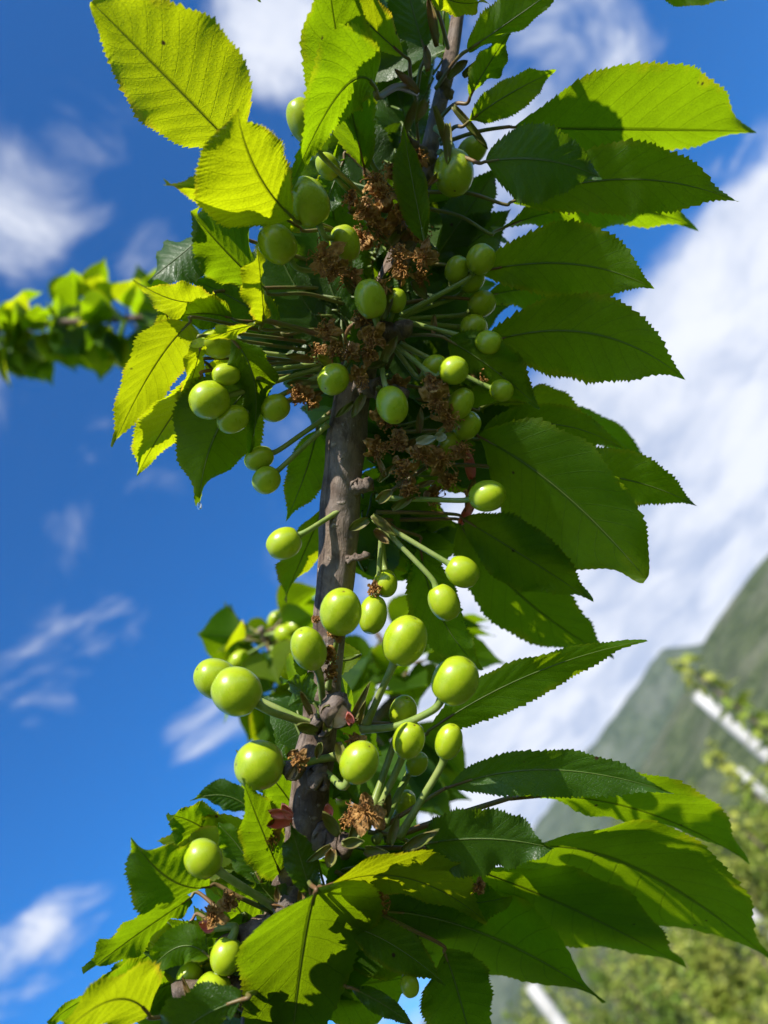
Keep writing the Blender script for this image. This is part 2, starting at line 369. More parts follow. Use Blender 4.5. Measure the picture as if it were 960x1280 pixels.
def tree_meshes(seed, H, spread, dens=1.0):
    rs = random.Random(seed); wood = MB(); lv = MB()
    lead = bez([(0, 0, 0), (rs.uniform(-.04, .04), 0, H*.33), (rs.uniform(-.08, .08), rs.uniform(-.05, .05), H*.66), (rs.uniform(-.08, .08), 0, H)], 24)
    V, Fc, _ = tube(lead, np.linspace(.04, .006, 24), 8); wood.add(V, Fc)
    shoots = [lead[6:]]
    for k in range(26):
        i = rs.randint(5, 17); p = lead[i]; an = rs.uniform(0, 6.28); ln = rs.uniform(.4, 1.0)*spread*(1-.35*i/24)
        dr = np.array([math.cos(an), math.sin(an), rs.uniform(.35, 1.2)])
        path = bez([p, p+dr*ln*.4, p+dr*ln*.75+np.array([0, 0, .12*ln]), p+dr*ln+np.array([0, 0, .35*ln])], 14)
        V, Fc, _ = tube(path, np.linspace(.013, .003, 14), 6); wood.add(V, Fc); shoots.append(path)
    for path in shoots:
        n = int(len(path)*(9 if len(path) > 14 else 8)*dens)
        for j in range(n):
            x = rs.random()*(len(path)-1); k = min(int(x), len(path)-2); p = path[k]*(1-(x-k))+path[k+1]*(x-k)
            an = rs.uniform(0, 6.28); d = np.array([math.cos(an), math.sin(an), rs.uniform(-.9, .5)])
            nn = np.array([rs.uniform(-.6, .6), rs.uniform(-.6, .6), 1.0])
            quick_leaf(lv, p+nrm(d)*.02, d, nn, rs.uniform(.06, .125), rs.uniform(.034, .06))
    return wood, lv
def to_me(mb, name, mat):
    me = bpy.data.meshes.new(name); me.from_pydata([tuple(v) for v in mb.V], [], mb.F); me.materials.append(mat); me.update(); return me
protos = []
for sd, H, sp, mi in ((1, 3.0, 1.1, 0), (2, 2.9, .9, 0), (3, 3.1, 1.2, 1), (4, 3.0, 1.0, 0), (5, 3.0, .14, 0)):
    w_, l_ = tree_meshes(sd, H, sp, 2.2 if sp < .2 else 1.0); protos.append((H, to_me(w_, 'trunk', M_TRUNK), to_me(l_, 'crown', M_FARLEAF[mi])))
TREES = [(965, 925, 6.0, 1),
         (905, 965, 8.0, 0),
         (845, 985, 12.0, 2),
         (985, 860, 4.2, 4),
         (856, 812, 3.4, 4),
         (946, 906, 3.6, 4),
         (884, 930, 4.4, 4),
         (906, 1010, 4.2, 4),
         (1000, 985, 4.6, 1),
         (925, 1020, 7.6, 0),
         (850, 1030, 8.5, 1),
         (800, 1075, 11, 3),
         (880, 1085, 7.2, 2),
         (776, 1120, 7.8, 0),
         (960, 1085, 5.0, 3),
         (716, 1160, 9.0, 2),
         (655, 1225, 9.5, 1),
         (830, 1165, 5.2, 4),
         (770, 1210, 5.6, 2),
         (700, 1235, 6.4, 3),
         (930, 1180, 4.2, 0),
         (860, 1235, 4.4, 1),
         (620, 1285, 7.5, 0),
         (790, 1000, 19, 3),
         (720, 1085, 20, 0)]
TL = ['yellow green orchard tree at the right edge under the nearest pale post',
      'blurred orchard tree left of the short-looking pale post',
      'far orchard tree against the lower slope left of the posts',
      'orchard shoot cut by the right edge just above the nearest pale post',
      'slim leafy shoot of an orchard tree slanting above the nearest pale post',
      'slim orchard shoot crossing the foot of the nearest pale post',
      'slim orchard shoot just below the nearest pale post',
      'slim orchard shoot between the short-looking post and the slanting post',
      'orchard tree cut by the right edge below the nearest post',
      'blurred orchard tree behind the short-looking pale post',
      'far blurred orchard tree above the slanting post',
      'far small orchard tree left of the slanting post',
      'orchard tree at the foot of the slanting post',
      'orchard tree behind the pointed leaf tips left of the slanting post',
      'orchard tree on the right edge beside the biggest leaf tip',
      'far orchard tree seen between the lowest leaf tips',
      'far orchard tree just above the wide low post',
      'slim upright orchard shoot below the slanting post',
      'orchard tree below the long leaf tips near the bottom',
      'orchard tree partly hidden by the lowest leaf tips beside the wide low post',
      'nearest orchard tree filling the bottom right corner',
      'orchard tree at the bottom edge left of the corner tree',
      'orchard tree at the bottom left of the wide low post',
      'tiny distant orchard tree under the long drooping leaf',
      'most distant orchard tree behind the drooping leaf pair']
for i, (u, v, d, k) in enumerate(TREES):
    top = W(P(u, v, d)); H, mw, ml = protos[k]
    root = empty('orchard_tree', (top[0], top[1], 0)); tag(root, TL[i], 'tree', 'blurred orchard trees in the background')
    s = max(.4, top[2]/H); root.scale = (max(s, .8), max(s, .8), s); root.rotation_euler.z = i*2.4
    a = bpy.data.objects.new('trunk', mw); b = bpy.data.objects.new('crown', ml)
    for o in (a, b): COL.objects.link(o); o.parent = root

# ================================================================== THE CHERRY BRANCH
def bd(v): return float(np.interp(v, [-200, 0, 300, 500, 700, 1000, 1280, 1500], [.335, .322, .302, .292, .285, .272, .262, .255]))
AX = [(590, -150, 8), (578, -40, 9), (572, 20, 9), (562, 80, 10), (545, 150, 11), (532, 210, 13), (514, 280, 15), (488, 350, 18), (458, 425, 22), (440, 490, 25), (432, 555, 26), (426, 620, 28), (424, 660, 27),
      (420, 720, 26), (412, 790, 23), (406, 850, 23), (400, 910, 25), (391, 960, 27), (384, 1020, 27), (374, 1075, 25), (358, 1120, 24), (340, 1190, 25), (326, 1260, 26), (315, 1360, 27), (310, 1500, 28)]
ROOT = empty('cherry_branch', W(P(426, 1400, bd(1400))))
tag(ROOT, 'cherry branch in sharp focus hung with green unripe cherries and serrated leaves', 'branch')
path = bez([W(P(u, v, bd(v))) for u, v, r in AX][::-1], 260)
rads = np.interp(np.linspace(0, 1, 260), np.linspace(0, 1, len(AX)), [r*.90*bd(v)/F for u, v, r in AX][::-1])
def kb(a, b):
    s = .035*math.sin(3*b+11*a)+.025*math.sin(5*b-37*a)+.02*math.sin(90*a+2*b)
    return s
KN = {0.64: .10, .585: .10, .50: .06, .43: .08, .36: .12, .30: .08}
rads = rads*np.array([1+sum(h*math.exp(-((x-k)/.012)**2) for k, h in KN.items()) for x in np.linspace(0, 1, 260)])
V, Fc, uv = tube(path, rads, 40, bump=kb); STEM = build('stem', V, Fc, M_BARK, ROOT, uv=uv)

def width_prof(t_, peak=.48, tipk=1.0):
    t_ = np.clip(t_, 0, 1); x = t_**(math.log(.5)/math.log(peak))
    w = np.sin(np.pi*x)**.80
    y = np.clip((t_-peak)/(1-peak), 0, 1)
    k = np.clip((y-.50)/.40, 0, 1); k = k*k*(3-2*k)
    w2 = (1-y**1.5)*(1-.55*k)                 # flanks running into a drawn-out drip tip
    return np.clip(np.where(t_ > peak, w2, w), 0, 1.1)
LEAF_N = 0
def leaf(b, m, tp, wa, wb, La=-.1, Lb=None, d=.28, mat='G', anchor=None, peak=.46, label=None, petr=None, nt=176, hs=9, cup=.0, root=None, wav=1.0, petm=None, full=.92):
    global LEAF_N
    LEAF_N += 1; rs = random.Random(LEAF_N*13)
    if Lb is None: Lb = La
    if -.21 < La < 0: La = .14
    if -.21 < Lb < 0: Lb = .14
    if La < -.2: La = max(-.92, La*1.45)
    if Lb < -.2: Lb = max(-.92, Lb*1.45)
    if np.ndim(d) == 0: d = (d, d, d)
    pd = np.array([tp[0]-b[0], tp[1]-b[1]], float); lpx = np.linalg.norm(pd); pd /= lpx
    pA = np.array([pd[1], pd[0], 0.])            # camera-space (y up) of image-space (dy,-dx)
    ths = np.linspace(0, 2*math.pi, 241); bestd = None
    for off in ((0,) if min(La, Lb) > -.2 else (0, -.25, .25, -.5, .5, .75, -.75)):
        o_ = off*lpx*d[1]/F; dd = (d[0], d[1]+o_*.5, d[2]+o_)
        B, Mi, T = P(*b, dd[0]), P(*m, dd[1]), P(*tp, dd[2]); mm = nrm(T-B); view = -nrm(Mi)
        a = nrm(np.cross(mm, [0, 0, 1.])) if abs(mm[2]) < .95 else nrm(np.cross(mm, [0, 1., 0])); c_ = np.cross(mm, a)
        Ns = np.cos(ths)[:, None]*a+np.sin(ths)[:, None]*c_; nv = Ns@view; Es = np.cross(Ns, mm); ep = Es@pA; tc_ = .05*off*off; pick = []
        for side, L in ((1, La), (-1, Lb)):
            cost = (Ns@SUN_C-L)**2+8*np.maximum(0, .40-nv)**2+.03*(1-nv)+8*np.maximum(0, .60-np.abs(ep))**2+(nv < .05)*9
            k = int(np.argmin(cost)); tc_ += cost[k]; e = Es[k]*(1 if ep[k]*side > 0 else -1); pick.append((e, Ns[k]))
        if bestd is None or tc_ < bestd[0]: bestd = (tc_, dd, pick)
    d = bestd[1]; pick = bestd[2]
    B, Mi, T = P(*b, d[0]), P(*m, d[1]), P(*tp, d[2]); C = 2*Mi-.5*(B+T); mm = nrm(T-B)
    ts = np.linspace(0, 1, nt)[:, None]
    mid = (1-ts)**2*B+2*ts*(1-ts)*C+ts**2*T; tan = 2*(1-ts)*(C-B)+2*ts*(T-C); tan /= np.linalg.norm(tan, axis=1)[:, None]
    es = []
    for side, (e, n) in zip((1, -1), pick):
        wpx = (wa if side == 1 else wb); Wd = wpx*d[1]/F/max(.3, abs(e.dot(pA)))
        for _ in range(4):                       # real half width whose outline measures wpx
            p_ = Mi+e*Wd; uu, vv = 480-p_[0]/p_[2]*F, 640+p_[1]/p_[2]*F
            meas = abs((uu-m[0])*pd[1]-(vv-m[1])*pd[0]); Wd = min(.045, Wd*(wpx/max(meas, 1))**.9)
        es.append((e, n, Wd))
    NT_ = 42 + rs.randint(-4, 4); t1 = ts[:, 0]
    w = width_prof(t1, peak)**full
    tw = t1*NT_+.55*np.sin(t1*13+rs.random()*6)+.35*np.sin(t1*37+rs.random()*6); saw = tw % 1.0; tooth = saw*1.0*(np.minimum(1, (1-t1)*6))*np.minimum(1, t1*8)
    tooth = tooth*(.55+.35*((tw//1) % 2)+.5*np.abs(np.sin(np.floor(tw)*12.9898)))
    V = np.zeros((nt, 2*hs+1, 3)); UV = np.zeros((nt, 2*hs+1, 2))
    Lr = np.linalg.norm(T-B); ph0 = rs.random()*6; undA = rs.uniform(.7, 1.7)*wav; o1, o2 = rs.random()*6, rs.random()*6
    for j in range(-hs, hs+1):
        s = j/hs; e, n, Wd = es[0] if j >= 0 else es[1]; as_ = abs(s)
        ee = e-(tan*(tan@e)[:, None]); ee /= np.linalg.norm(ee, axis=1)[:, None]
        nn = n-(tan*(tan@n)[:, None]); nn /= np.linalg.norm(nn, axis=1)[:, None]
        ed = w*Wd*as_*(1+.045*np.sin(t1*8+o1+(0 if s > 0 else 2))+.025*np.sin(t1*21+o2))+tooth*.0013*min(1, Wd/.012)*as_**7
        ph = (t1-.17*as_)*11+(.45 if s > 0 else 0)
        quilt = np.abs(np.sin(np.pi*ph))**.7*.00034*np.sin(np.pi*min(1, as_*1.0))**.6*np.minimum(1, w*1.5)
        und = undA*.0016*as_**2*np.sin(t1*(9+2*rs.random()*0)+ph0+(0 if s > 0 else 1.7))+undA*.0007*as_**3*np.sin(t1*27+ph0*2)
        V[:, j+hs] = mid+ee*ed[:, None]+nn*(quilt+und-cup*Wd*as_**2*w)[:, None]+tan*(.1*Wd*as_**1.5*w)[:, None]
        if j == 0: V[:, hs] = mid+nn*(.0005*(1-t1))[:, None]
        UV[:, j+hs, 0] = t1; UV[:, j+hs, 1] = s*.5+.5
    K = 2*hs+1; Vw = W(V.reshape(-1, 3))
    Fc = [(i*K+j, i*K+j+1, (i+1)*K+j+1, (i+1)*K+j) for i in range(nt-1) for j in range(K-1)]
    par = root or ROOT
    o = build('leaf', Vw, Fc, LM[mat], par, W(B), UV.reshape(-1, 2))
    if label: o['label'] = label
    # midrib and petiole, one continuous stalk under the blade
    if anchor is not None:
        A = P(*anchor) if len(anchor) == 3 else P(anchor[0], anchor[1], bd(anchor[1]))
        r = petr or .00068; pb = bez([A, A*.5+B*.5+np.array([0, .001, .001]), B-nrm(mid[4]-B)*.003, B, mid[int(nt*.12)]], 26)
        V2, F2, _ = tube(W(pb), np.linspace(r*1.25, r*.7, 26), 8); build('petiole', V2, F2, petm or M_PET, o, W(A))
    nb = es[0][1]
    V3, F3, _ = tube(W(mid[::8]-np.array(nb)*-.0002), np.linspace(.00028, .00006, len(mid[::8])), 6); build('midrib', V3, F3, M_PETG, o, W(B))
    return o

SA = (520, 125); SB = (505, 255); SCc = (452, 400); SD = (500, 420); SE = (470, 635); SF = (420, 900); SG = (440, 1040); SH = (345, 1130); SI = (300, 1240)
Lf = leaf
# --- upper left group
Lf((290, 180), (208, 96), (114, 2), 56, 88, -.8, -.9, d=(.262, .272, .286), mat='Y', wav=.5, anchor=(400, 260, .30), peak=.42, full=.6)
Lf((366, 272), (322, 216), (296, 136), 78, 46, -.85, -.75, d=(.258, .255, .256), mat='Y', wav=.6, anchor=(440, 300, .29), peak=.5, cup=.25)
Lf((374, 284), (300, 248), (209, 232), 24, 26, -.75, -.35, d=(.275, .272, .268), mat='Y', anchor=(450, 300, .29))
Lf((332, 362), (286, 318), (238, 264), 36, 42, -.6, -.08, d=.275, mat='G', anchor=(430, 380, .312))
Lf((258, 292), (222, 322), (184, 352), 26, 30, .65, .75, d=.282, mat='D', anchor=(400, 330, .312), cup=.3)
Lf((268, 368), (225, 376), (166, 349), 20, 20, -.8, -.7, d=.285, mat='Y', anchor=(410, 360, .312))
Lf((350, 412), (296, 375), (238, 350), 34, 34, -.08, -.06, d=.288, mat='G', anchor=(430, 420, .312))
Lf((290, 398), (252, 392), (212, 398), 18, 22, -.1, -.4, d=.285, mat='G', anchor=(400, 420, .312))
Lf((329, 404), (326, 355), (320, 304), 22, 4, -.9, -.9, d=(.262, .258, .255), mat='Y', anchor=(430, 430, .312))
Lf((328, 403), (285, 414), (238, 432), 6, 5, -.8, -.8, d=(.262, .256, .25), mat='Y', anchor=(430, 430, .312), petr=.001)
Lf((238, 402), (190, 462), (140, 560), 34, 34, -.85, -.75, d=(.272, .266, .262), mat='Y', anchor=(400, 430, .312), peak=.40)
Lf((252, 470), (208, 530), (171, 594), 30, 30, -.75, -.8, d=.278, mat='Y', anchor=(400, 450, .312))
Lf((318, 478), (268, 545), (249, 630), 50, 58, -.55, -.15, d=.272, mat='G', anchor=(410, 470, .312), peak=.45)
Lf((252, 428), (240, 472), (226, 520), 14, 14, -.75, -.8, d=.268, mat='Y', anchor=(400, 440, .312))
Lf((290, 424), (318, 482), (312, 566), 22, 24, -.5, -.2, d=(.262, .255, .25), mat='G', anchor=(400, 430, .312), peak=.4)
Lf((260, 455), (285, 500), (300, 560), 34, 24, -.6, -.5, d=.284, mat='Y', anchor=(400, 450, .312))
Lf((396, 538), (382, 590), (357, 652), 28, 24, -.1, -.14, d=.298, mat='G', anchor=(430, 500, .292))
Lf((402, 640), (380, 690), (355, 750), 22, 24, -.75, -.7, d=.304, mat='Y', anchor=(430, 600, .292))
Lf((205, 380), (212, 440), (200, 500), 20, 20, -.6, -.5, d=.29, mat='Y', anchor=(400, 430, .312))
# --- dark leaves inside the crown
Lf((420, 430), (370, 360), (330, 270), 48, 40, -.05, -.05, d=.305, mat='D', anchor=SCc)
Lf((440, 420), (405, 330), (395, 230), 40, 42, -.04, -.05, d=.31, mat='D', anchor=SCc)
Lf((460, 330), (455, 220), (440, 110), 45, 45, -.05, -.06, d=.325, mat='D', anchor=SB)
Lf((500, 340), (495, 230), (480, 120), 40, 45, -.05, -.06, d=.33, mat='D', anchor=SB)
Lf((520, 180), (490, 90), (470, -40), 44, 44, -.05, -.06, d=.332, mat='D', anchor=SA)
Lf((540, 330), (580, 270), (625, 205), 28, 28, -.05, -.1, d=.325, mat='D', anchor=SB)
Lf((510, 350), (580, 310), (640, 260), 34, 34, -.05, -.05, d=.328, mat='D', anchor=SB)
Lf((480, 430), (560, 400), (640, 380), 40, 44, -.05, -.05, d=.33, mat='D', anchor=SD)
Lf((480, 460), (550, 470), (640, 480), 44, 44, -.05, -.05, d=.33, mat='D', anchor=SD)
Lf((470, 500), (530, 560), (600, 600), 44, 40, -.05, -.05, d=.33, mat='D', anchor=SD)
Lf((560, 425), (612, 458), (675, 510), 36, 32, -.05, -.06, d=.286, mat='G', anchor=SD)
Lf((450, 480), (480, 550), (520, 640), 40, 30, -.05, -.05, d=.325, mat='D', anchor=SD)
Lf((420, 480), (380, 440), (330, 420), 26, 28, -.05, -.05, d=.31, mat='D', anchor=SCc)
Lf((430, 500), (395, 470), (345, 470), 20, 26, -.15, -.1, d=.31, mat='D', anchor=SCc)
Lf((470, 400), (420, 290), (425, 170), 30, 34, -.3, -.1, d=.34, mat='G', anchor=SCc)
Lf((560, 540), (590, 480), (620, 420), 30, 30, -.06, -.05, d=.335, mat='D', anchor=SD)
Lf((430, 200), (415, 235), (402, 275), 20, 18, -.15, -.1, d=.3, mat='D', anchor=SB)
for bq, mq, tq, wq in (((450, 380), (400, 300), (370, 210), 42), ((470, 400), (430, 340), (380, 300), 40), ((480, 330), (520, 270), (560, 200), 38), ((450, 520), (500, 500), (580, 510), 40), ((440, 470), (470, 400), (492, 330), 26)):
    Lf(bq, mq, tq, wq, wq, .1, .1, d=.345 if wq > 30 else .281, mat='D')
# --- top
Lf((455, 210), (425, 70), (405, -70), 42, 42, -.6, -.35, d=(.285, .295, .31), mat='G', anchor=SB)
Lf((469, 112), (428, 112), (362, 236), 30, 52, -.5, -.6, d=(.26, .235, .225), mat='G', anchor=(520, 115, .305), peak=.42, petr=.0012)
Lf((505, 70), (450, 20), (400, -30), 26, 28, -.5, -.3, d=.29, mat='Y', anchor=SA)
Lf((530, 60), (515, 10), (500, -60), 28, 24, -.1, -.06, d=.3, mat='D', anchor=SA)
Lf((535, -18), (570, 2), (606, 0), 12, 18, -.8, -.8, d=.27, mat='Y', anchor=(560, 60, .31))
Lf((586, 62), (650, 18), (730, -40), 34, 14, -.12, -.3, d=(.27, .262, .255), mat='G', anchor=(545, 110, .3))
Lf((588, 120), (612, 78), (652, 20), 16, 14, -.3, -.6, d=.285, mat='G', anchor=(548, 150, .3))
Lf((586, 152), (636, 118), (695, 88), 20, 24, -.14, -.12, d=.29, mat='G', anchor=(550, 175, .3), peak=.5)
Lf((641, 159), (787, 162), (944, 164), 88, 34, -.42, -.85, d=(.295, .285, .282), mat='G', anchor=(550, 180, .305), peak=.56, label='large leaf at the upper right glowing yellow green')
Lf((607, 202), (680, 200), (752, 222), 42, 54, .10, .06, d=(.28, .27, .268), mat='D', anchor=(548, 200, .3), peak=.42, label='small dark leaf with pale veins')
Lf((640, 252), (785, 224), (922, 252), 44, 44, -.13, -.12, d=(.295, .288, .285), mat='G', anchor=(530, 240, .3), peak=.5)
Lf((619, 289), (750, 258), (870, 284), 34, 26, -.6, -.85, d=(.302, .297, .294), mat='G', anchor=(530, 260, .305), peak=.6)
Lf((598, 340), (715, 330), (818, 361), 50, 42, -.15, -.2, d=(.298, .292, .288), mat='G', anchor=(510, 330, .3), peak=.5)
Lf((600, 372), (690, 362), (775, 388), 34, 26, -.7, -.6, d=.306, mat='G', anchor=(500, 380, .3))
Lf((598, 432), (735, 416), (857, 475), 46, 62, -.10, -.08, d=(.29, .283, .278), mat='G', anchor=(480, 400, .295), peak=.5, label='dark serrated leaf pointing right against white cloud')
Lf((600, 510), (670, 505), (745, 540), 22, 24, -.75, -.7, d=.312, mat='Y', anchor=(500, 480, .3))
Lf((640, 515), (735, 530), (815, 588), 18, 20, -.55, -.5, d=.36, mat='G', anchor=(520, 500, .31))
Lf((602, 545), (690, 530), (782, 562), 26, 26, -.12, -.2, d=.3, mat='G', anchor=(500, 540, .3))
Lf((660, 500), (720, 560), (760, 640), 22, 30, -.6, -.5, d=.345, mat='G', anchor=(520, 500, .31))
Lf((598, 545), (700, 612), (808, 724), 66, 80, -.10, -.10, d=(.29, .28, .276), mat='G', anchor=(480, 620, .29), peak=.55, full=.7, label='broad dark leaf drooping to the lower right')
Lf((690, 592), (785, 600), (872, 633), 34, 30, -.09, -.12, d=.296, mat='G', anchor=(520, 580, .3), peak=.45)
Lf((578, 648), (655, 695), (742, 752), 38, 38, -.16, -.18, d=.298, mat='G', anchor=(470, 640, .292))
Lf((575, 655), (660, 752), (768, 824), 44, 46, -.25, -.22, d=.306, mat='G', anchor=(470, 650, .295), peak=.5)
Lf((525, 680), (548, 765), (602, 838), 30, 34, -.12, -.14, d=.30, mat='G', anchor=(470, 650, .29), peak=.5)
Lf((500, 670), (512, 700), (518, 738), 8, 10, -.6, -.6, d=.3, mat='G', anchor=(480, 650, .29))
Lf((538, 912), (665, 842), (808, 800), 22, 30, -.16, -.18, d=(.275, .276, .278), mat='G', anchor=(450, 905, .27), peak=.4, label='long narrow leaf with a curled tip above the lower cluster')
Lf((440, 668), (462, 690), (490, 700), 18, 20, -.3, -.3, d=.31, mat='G', anchor=(440, 640, .295))
# --- lower right group
Lf((640, 998), (790, 1010), (936, 1077), 48, 14, -.35, -.3, d=(.285, .282, .278), mat='G', anchor=(480, 1050, .27), peak=.5, petr=.001)
Lf((562, 984), (690, 962), (842, 992), 26, 34, .22, .55, d=(.275, .27, .268), mat='D', anchor=(470, 1040, .268), peak=.5, label='glossy dark leaf with a sunlit lower half')
Lf((530, 1055), (608, 1048), (692, 1060), 38, 46, .28, .3, d=(.27, .262, .26), mat='D', anchor=(460, 1040, .268), peak=.42, label='small dark leaf with a bright patch of sunlight')
Lf((640, 1065), (790, 1082), (966, 1202), 60, 76, -.26, -.24, d=(.288, .28, .272), mat='G', anchor=(470, 1060, .272), peak=.5, label='biggest leaf, reaching the right edge')
Lf((590, 1085), (730, 1142), (858, 1210), 44, 48, -.24, -.28, d=.294, mat='G', anchor=(460, 1080, .275))
Lf((470, 1138), (615, 1172), (758, 1253), 66, 56, .35, -.60, d=(.27, .262, .258), mat='G', anchor=(400, 1110, .265), peak=.52)
Lf((413, 1106), (512, 1098), (608, 1152), 38, 28, -.5, -.6, d=(.244, .246, .250), mat='Y', wav=.5, anchor=(385, 1115, .262), peak=.45, label='bright yellow green leaf with dark shadow patches')
Lf((436, 1158), (492, 1182), (558, 1232), 26, 28, .5, .45, d=.262, mat='G', anchor=(390, 1120, .265))
Lf((555, 1190), (575, 1250), (598, 1340), 44, 46, -.10, -.12, d=.28, mat='G', anchor=(420, 1110, .27))
Lf((440, 1235), (480, 1256), (524, 1288), 12, 14, .4, .4, d=.27, mat='D', anchor=(400, 1180, .266))
Lf((393, 1117), (374, 1220), (352, 1430), 80, 76, -.23, -.23, d=(.238, .255, .280), mat='G', anchor=(385, 1100, .255), peak=.30, full=.8, wav=.5, label='large out-of-focus leaf at the bottom nearest the viewer')
Lf((470, 1120), (560, 1130), (640, 1120), 30, 40, -.1, -.12, d=.292, mat='G', anchor=(420, 1090, .275))
# --- lower left group
Lf((395, 1060), (350, 985), (300, 940), 26, 30, -.5, -.5, d=.30, mat='G', anchor=(395, 1075, .285))
Lf((186, 1268), (138, 1250), (62, 1310), 34, 34, -.7, -.7, d=(.235, .228, .222), mat='Y', anchor=(280, 1270, .25), peak=.42)
Lf((262, 1108), (212, 1098), (164, 1046), 44, 46, -.6, -.4, d=(.256, .258, .262), mat='G', anchor=(340, 1140, .262), peak=.5)
Lf((238, 1122), (182, 1160), (104, 1218), 18, 24, -.3, -.45, d=.27, mat='G', anchor=(330, 1170, .265))
Lf((240, 1150), (190, 1190), (126, 1232), 22, 22, -.25, -.3, d=.285, mat='G', anchor=(320, 1180, .265))
Lf((282, 1058), (246, 1030), (207, 1018), 26, 26, -.7, -.5, d=.305, mat='G', anchor=(350, 1090, .27))
Lf((320, 1020), (285, 995), (238, 1000), 16, 18, -.2, -.2, d=.31, mat='D', anchor=(370, 1040, .27))
Lf((350, 1092), (328, 1040), (302, 972), 30, 28, -.4, -.3, d=.266, mat='G', anchor=(372, 1110, .265))
Lf((389, 1120), (376, 1075), (362, 1028), 20, 20, .08, .12, d=.252, mat='D', anchor=(372, 1130, .262), label='small dark leaf in front of the stem')
Lf((325, 1100), (300, 1060), (272, 1030), 22, 24, .75, .6, d=.278, mat='G', anchor=(350, 1120, .27))
Lf((360, 1146), (335, 1118), (312, 1092), 14, 16, .05, .0, d=.262, mat='D', anchor=(370, 1150, .264))
Lf((345, 1200), (290, 1232), (215, 1252), 30, 30, .6, .6, d=.268, mat='G', anchor=(345, 1190, .27))
Lf((330, 1180), (302, 1142), (275, 1105), 32, 30, -.4, -.5, d=.28, mat='G', anchor=(345, 1180, .27))
Lf((262, 1196), (222, 1184), (180, 1226), 22, 24, .6, .6, d=.255, mat='G', anchor=(310, 1220, .262))
Lf((300, 1250), (240, 1280), (205, 1330), 30, 40, .2, .3, d=.232, mat='D', anchor=(320, 1240, .25))
Lf((250, 1200), (210, 1230), (150, 1250), 26, 30, -.4, -.5, d=.29, mat='G', anchor=(300, 1240, .27))
Lf((200, 1240), (130, 1240), (60, 1280), 26, 26, -.4, -.5, d=.285, mat='G', anchor=(300, 1270, .27))
Lf((300, 1220), (255, 1200), (230, 1150), 30, 30, -.4, -.5, d=.3, mat='G', anchor=(310, 1230, .28))
Lf((396, 884), (376, 862), (350, 846), 15, 17, .05, .08, d=.258, mat='D', anchor=(400, 900, .262), label='tiny cupped leaf beside the stem')
Lf((450, 1012), (430, 985), (412, 975), 12, 20, .2, .1, d=.272, mat='D', anchor=(430, 1030, .27))
Lf((531, 302), (516, 228), (504, 158), 24, 16, -.2, -.12, d=(.275, .27, .268), mat='G', anchor=(526, 330, .29), petm=M_PETG)
Lf((810, -30), (870, -12), (935, -16), 10, 20, -.12, -.1, d=.28, mat='G')

# ------------------------------------------------------------------ cherries
def cherry(u, v, rs, ratio=1.12, toward=None, anchor=None, d=None, z=-.45, bend=.0, sr=.00105, root=None, label=None, stm=None):
    d = d or bd(v)-.01; c = P(u, v, d); ratio = ratio*1.05 if ratio > 1.08 else ratio+.02
    if anchor is None: anchor = toward
    Apt = P(*anchor) if len(anchor) == 3 else P(anchor[0], anchor[1], bd(anchor[1])-.004)
    if toward is None: toward = anchor[:2]
    dx, dy = toward[0]-u, -(toward[1]-v); l = math.hypot(dx, dy); ax = nrm([dx/l, dy/l, z]); a = rs*d/F; b = a*ratio
    x = nrm(np.cross(ax, [0.3, .2, 1])); y = np.cross(ax, x); nu, nv = 40, 28; V = []; uv = []; k0 = random.random()*6
    for i in range(nv+1):
        ph = math.pi*i/nv; dim = 1-.20*math.exp(-(ph/.30)**2)-.05*math.exp(-((math.pi-ph)/.22)**2)
        for j in range(nu):
            th = 2*math.pi*j/nu; sut = 1-.018*math.exp(-((th-math.pi)/.25)**2)+.012*math.sin(2*th+k0)
            rr = math.sin(ph)**.95*a*sut if 0 < i < nv else 0
            V.append(c+ax*math.cos(ph)*b*dim+x*math.cos(th)*rr+y*math.sin(th)*rr); uv.append((j/nu, i/nv))
    Fc = [(i*nu+j, (i+1)*nu+j, (i+1)*nu+(j+1) % nu, i*nu+(j+1) % nu) for i in range(nv) for j in range(nu)]
    o = build('cherry', W(V), Fc, M_CH, root or ROOT, W(c), uv)
    if label: o['label'] = label
    top = c+ax*b*.80; p1 = c+ax*b*1.5
    L = np.linalg.norm(Apt-p1)
    mid = (p1+Apt)/2+np.array([0, -bend, 0])
    pth = bez([top, p1, mid, Apt] if L > .006 else [top, p1, Apt], 26)
    rr = np.full(26, sr)*(1+.55*np.exp(-np.linspace(0, 9, 26)))*(1+.5*np.exp(-np.linspace(6, 0, 26)*2))
    V2, F2, _ = tube(W(pth), rr, 9); build('stalk', V2, F2, stm or M_STALK, o, W(Apt))
    # shrivelled collar where the stalk meets the fruit
    return o
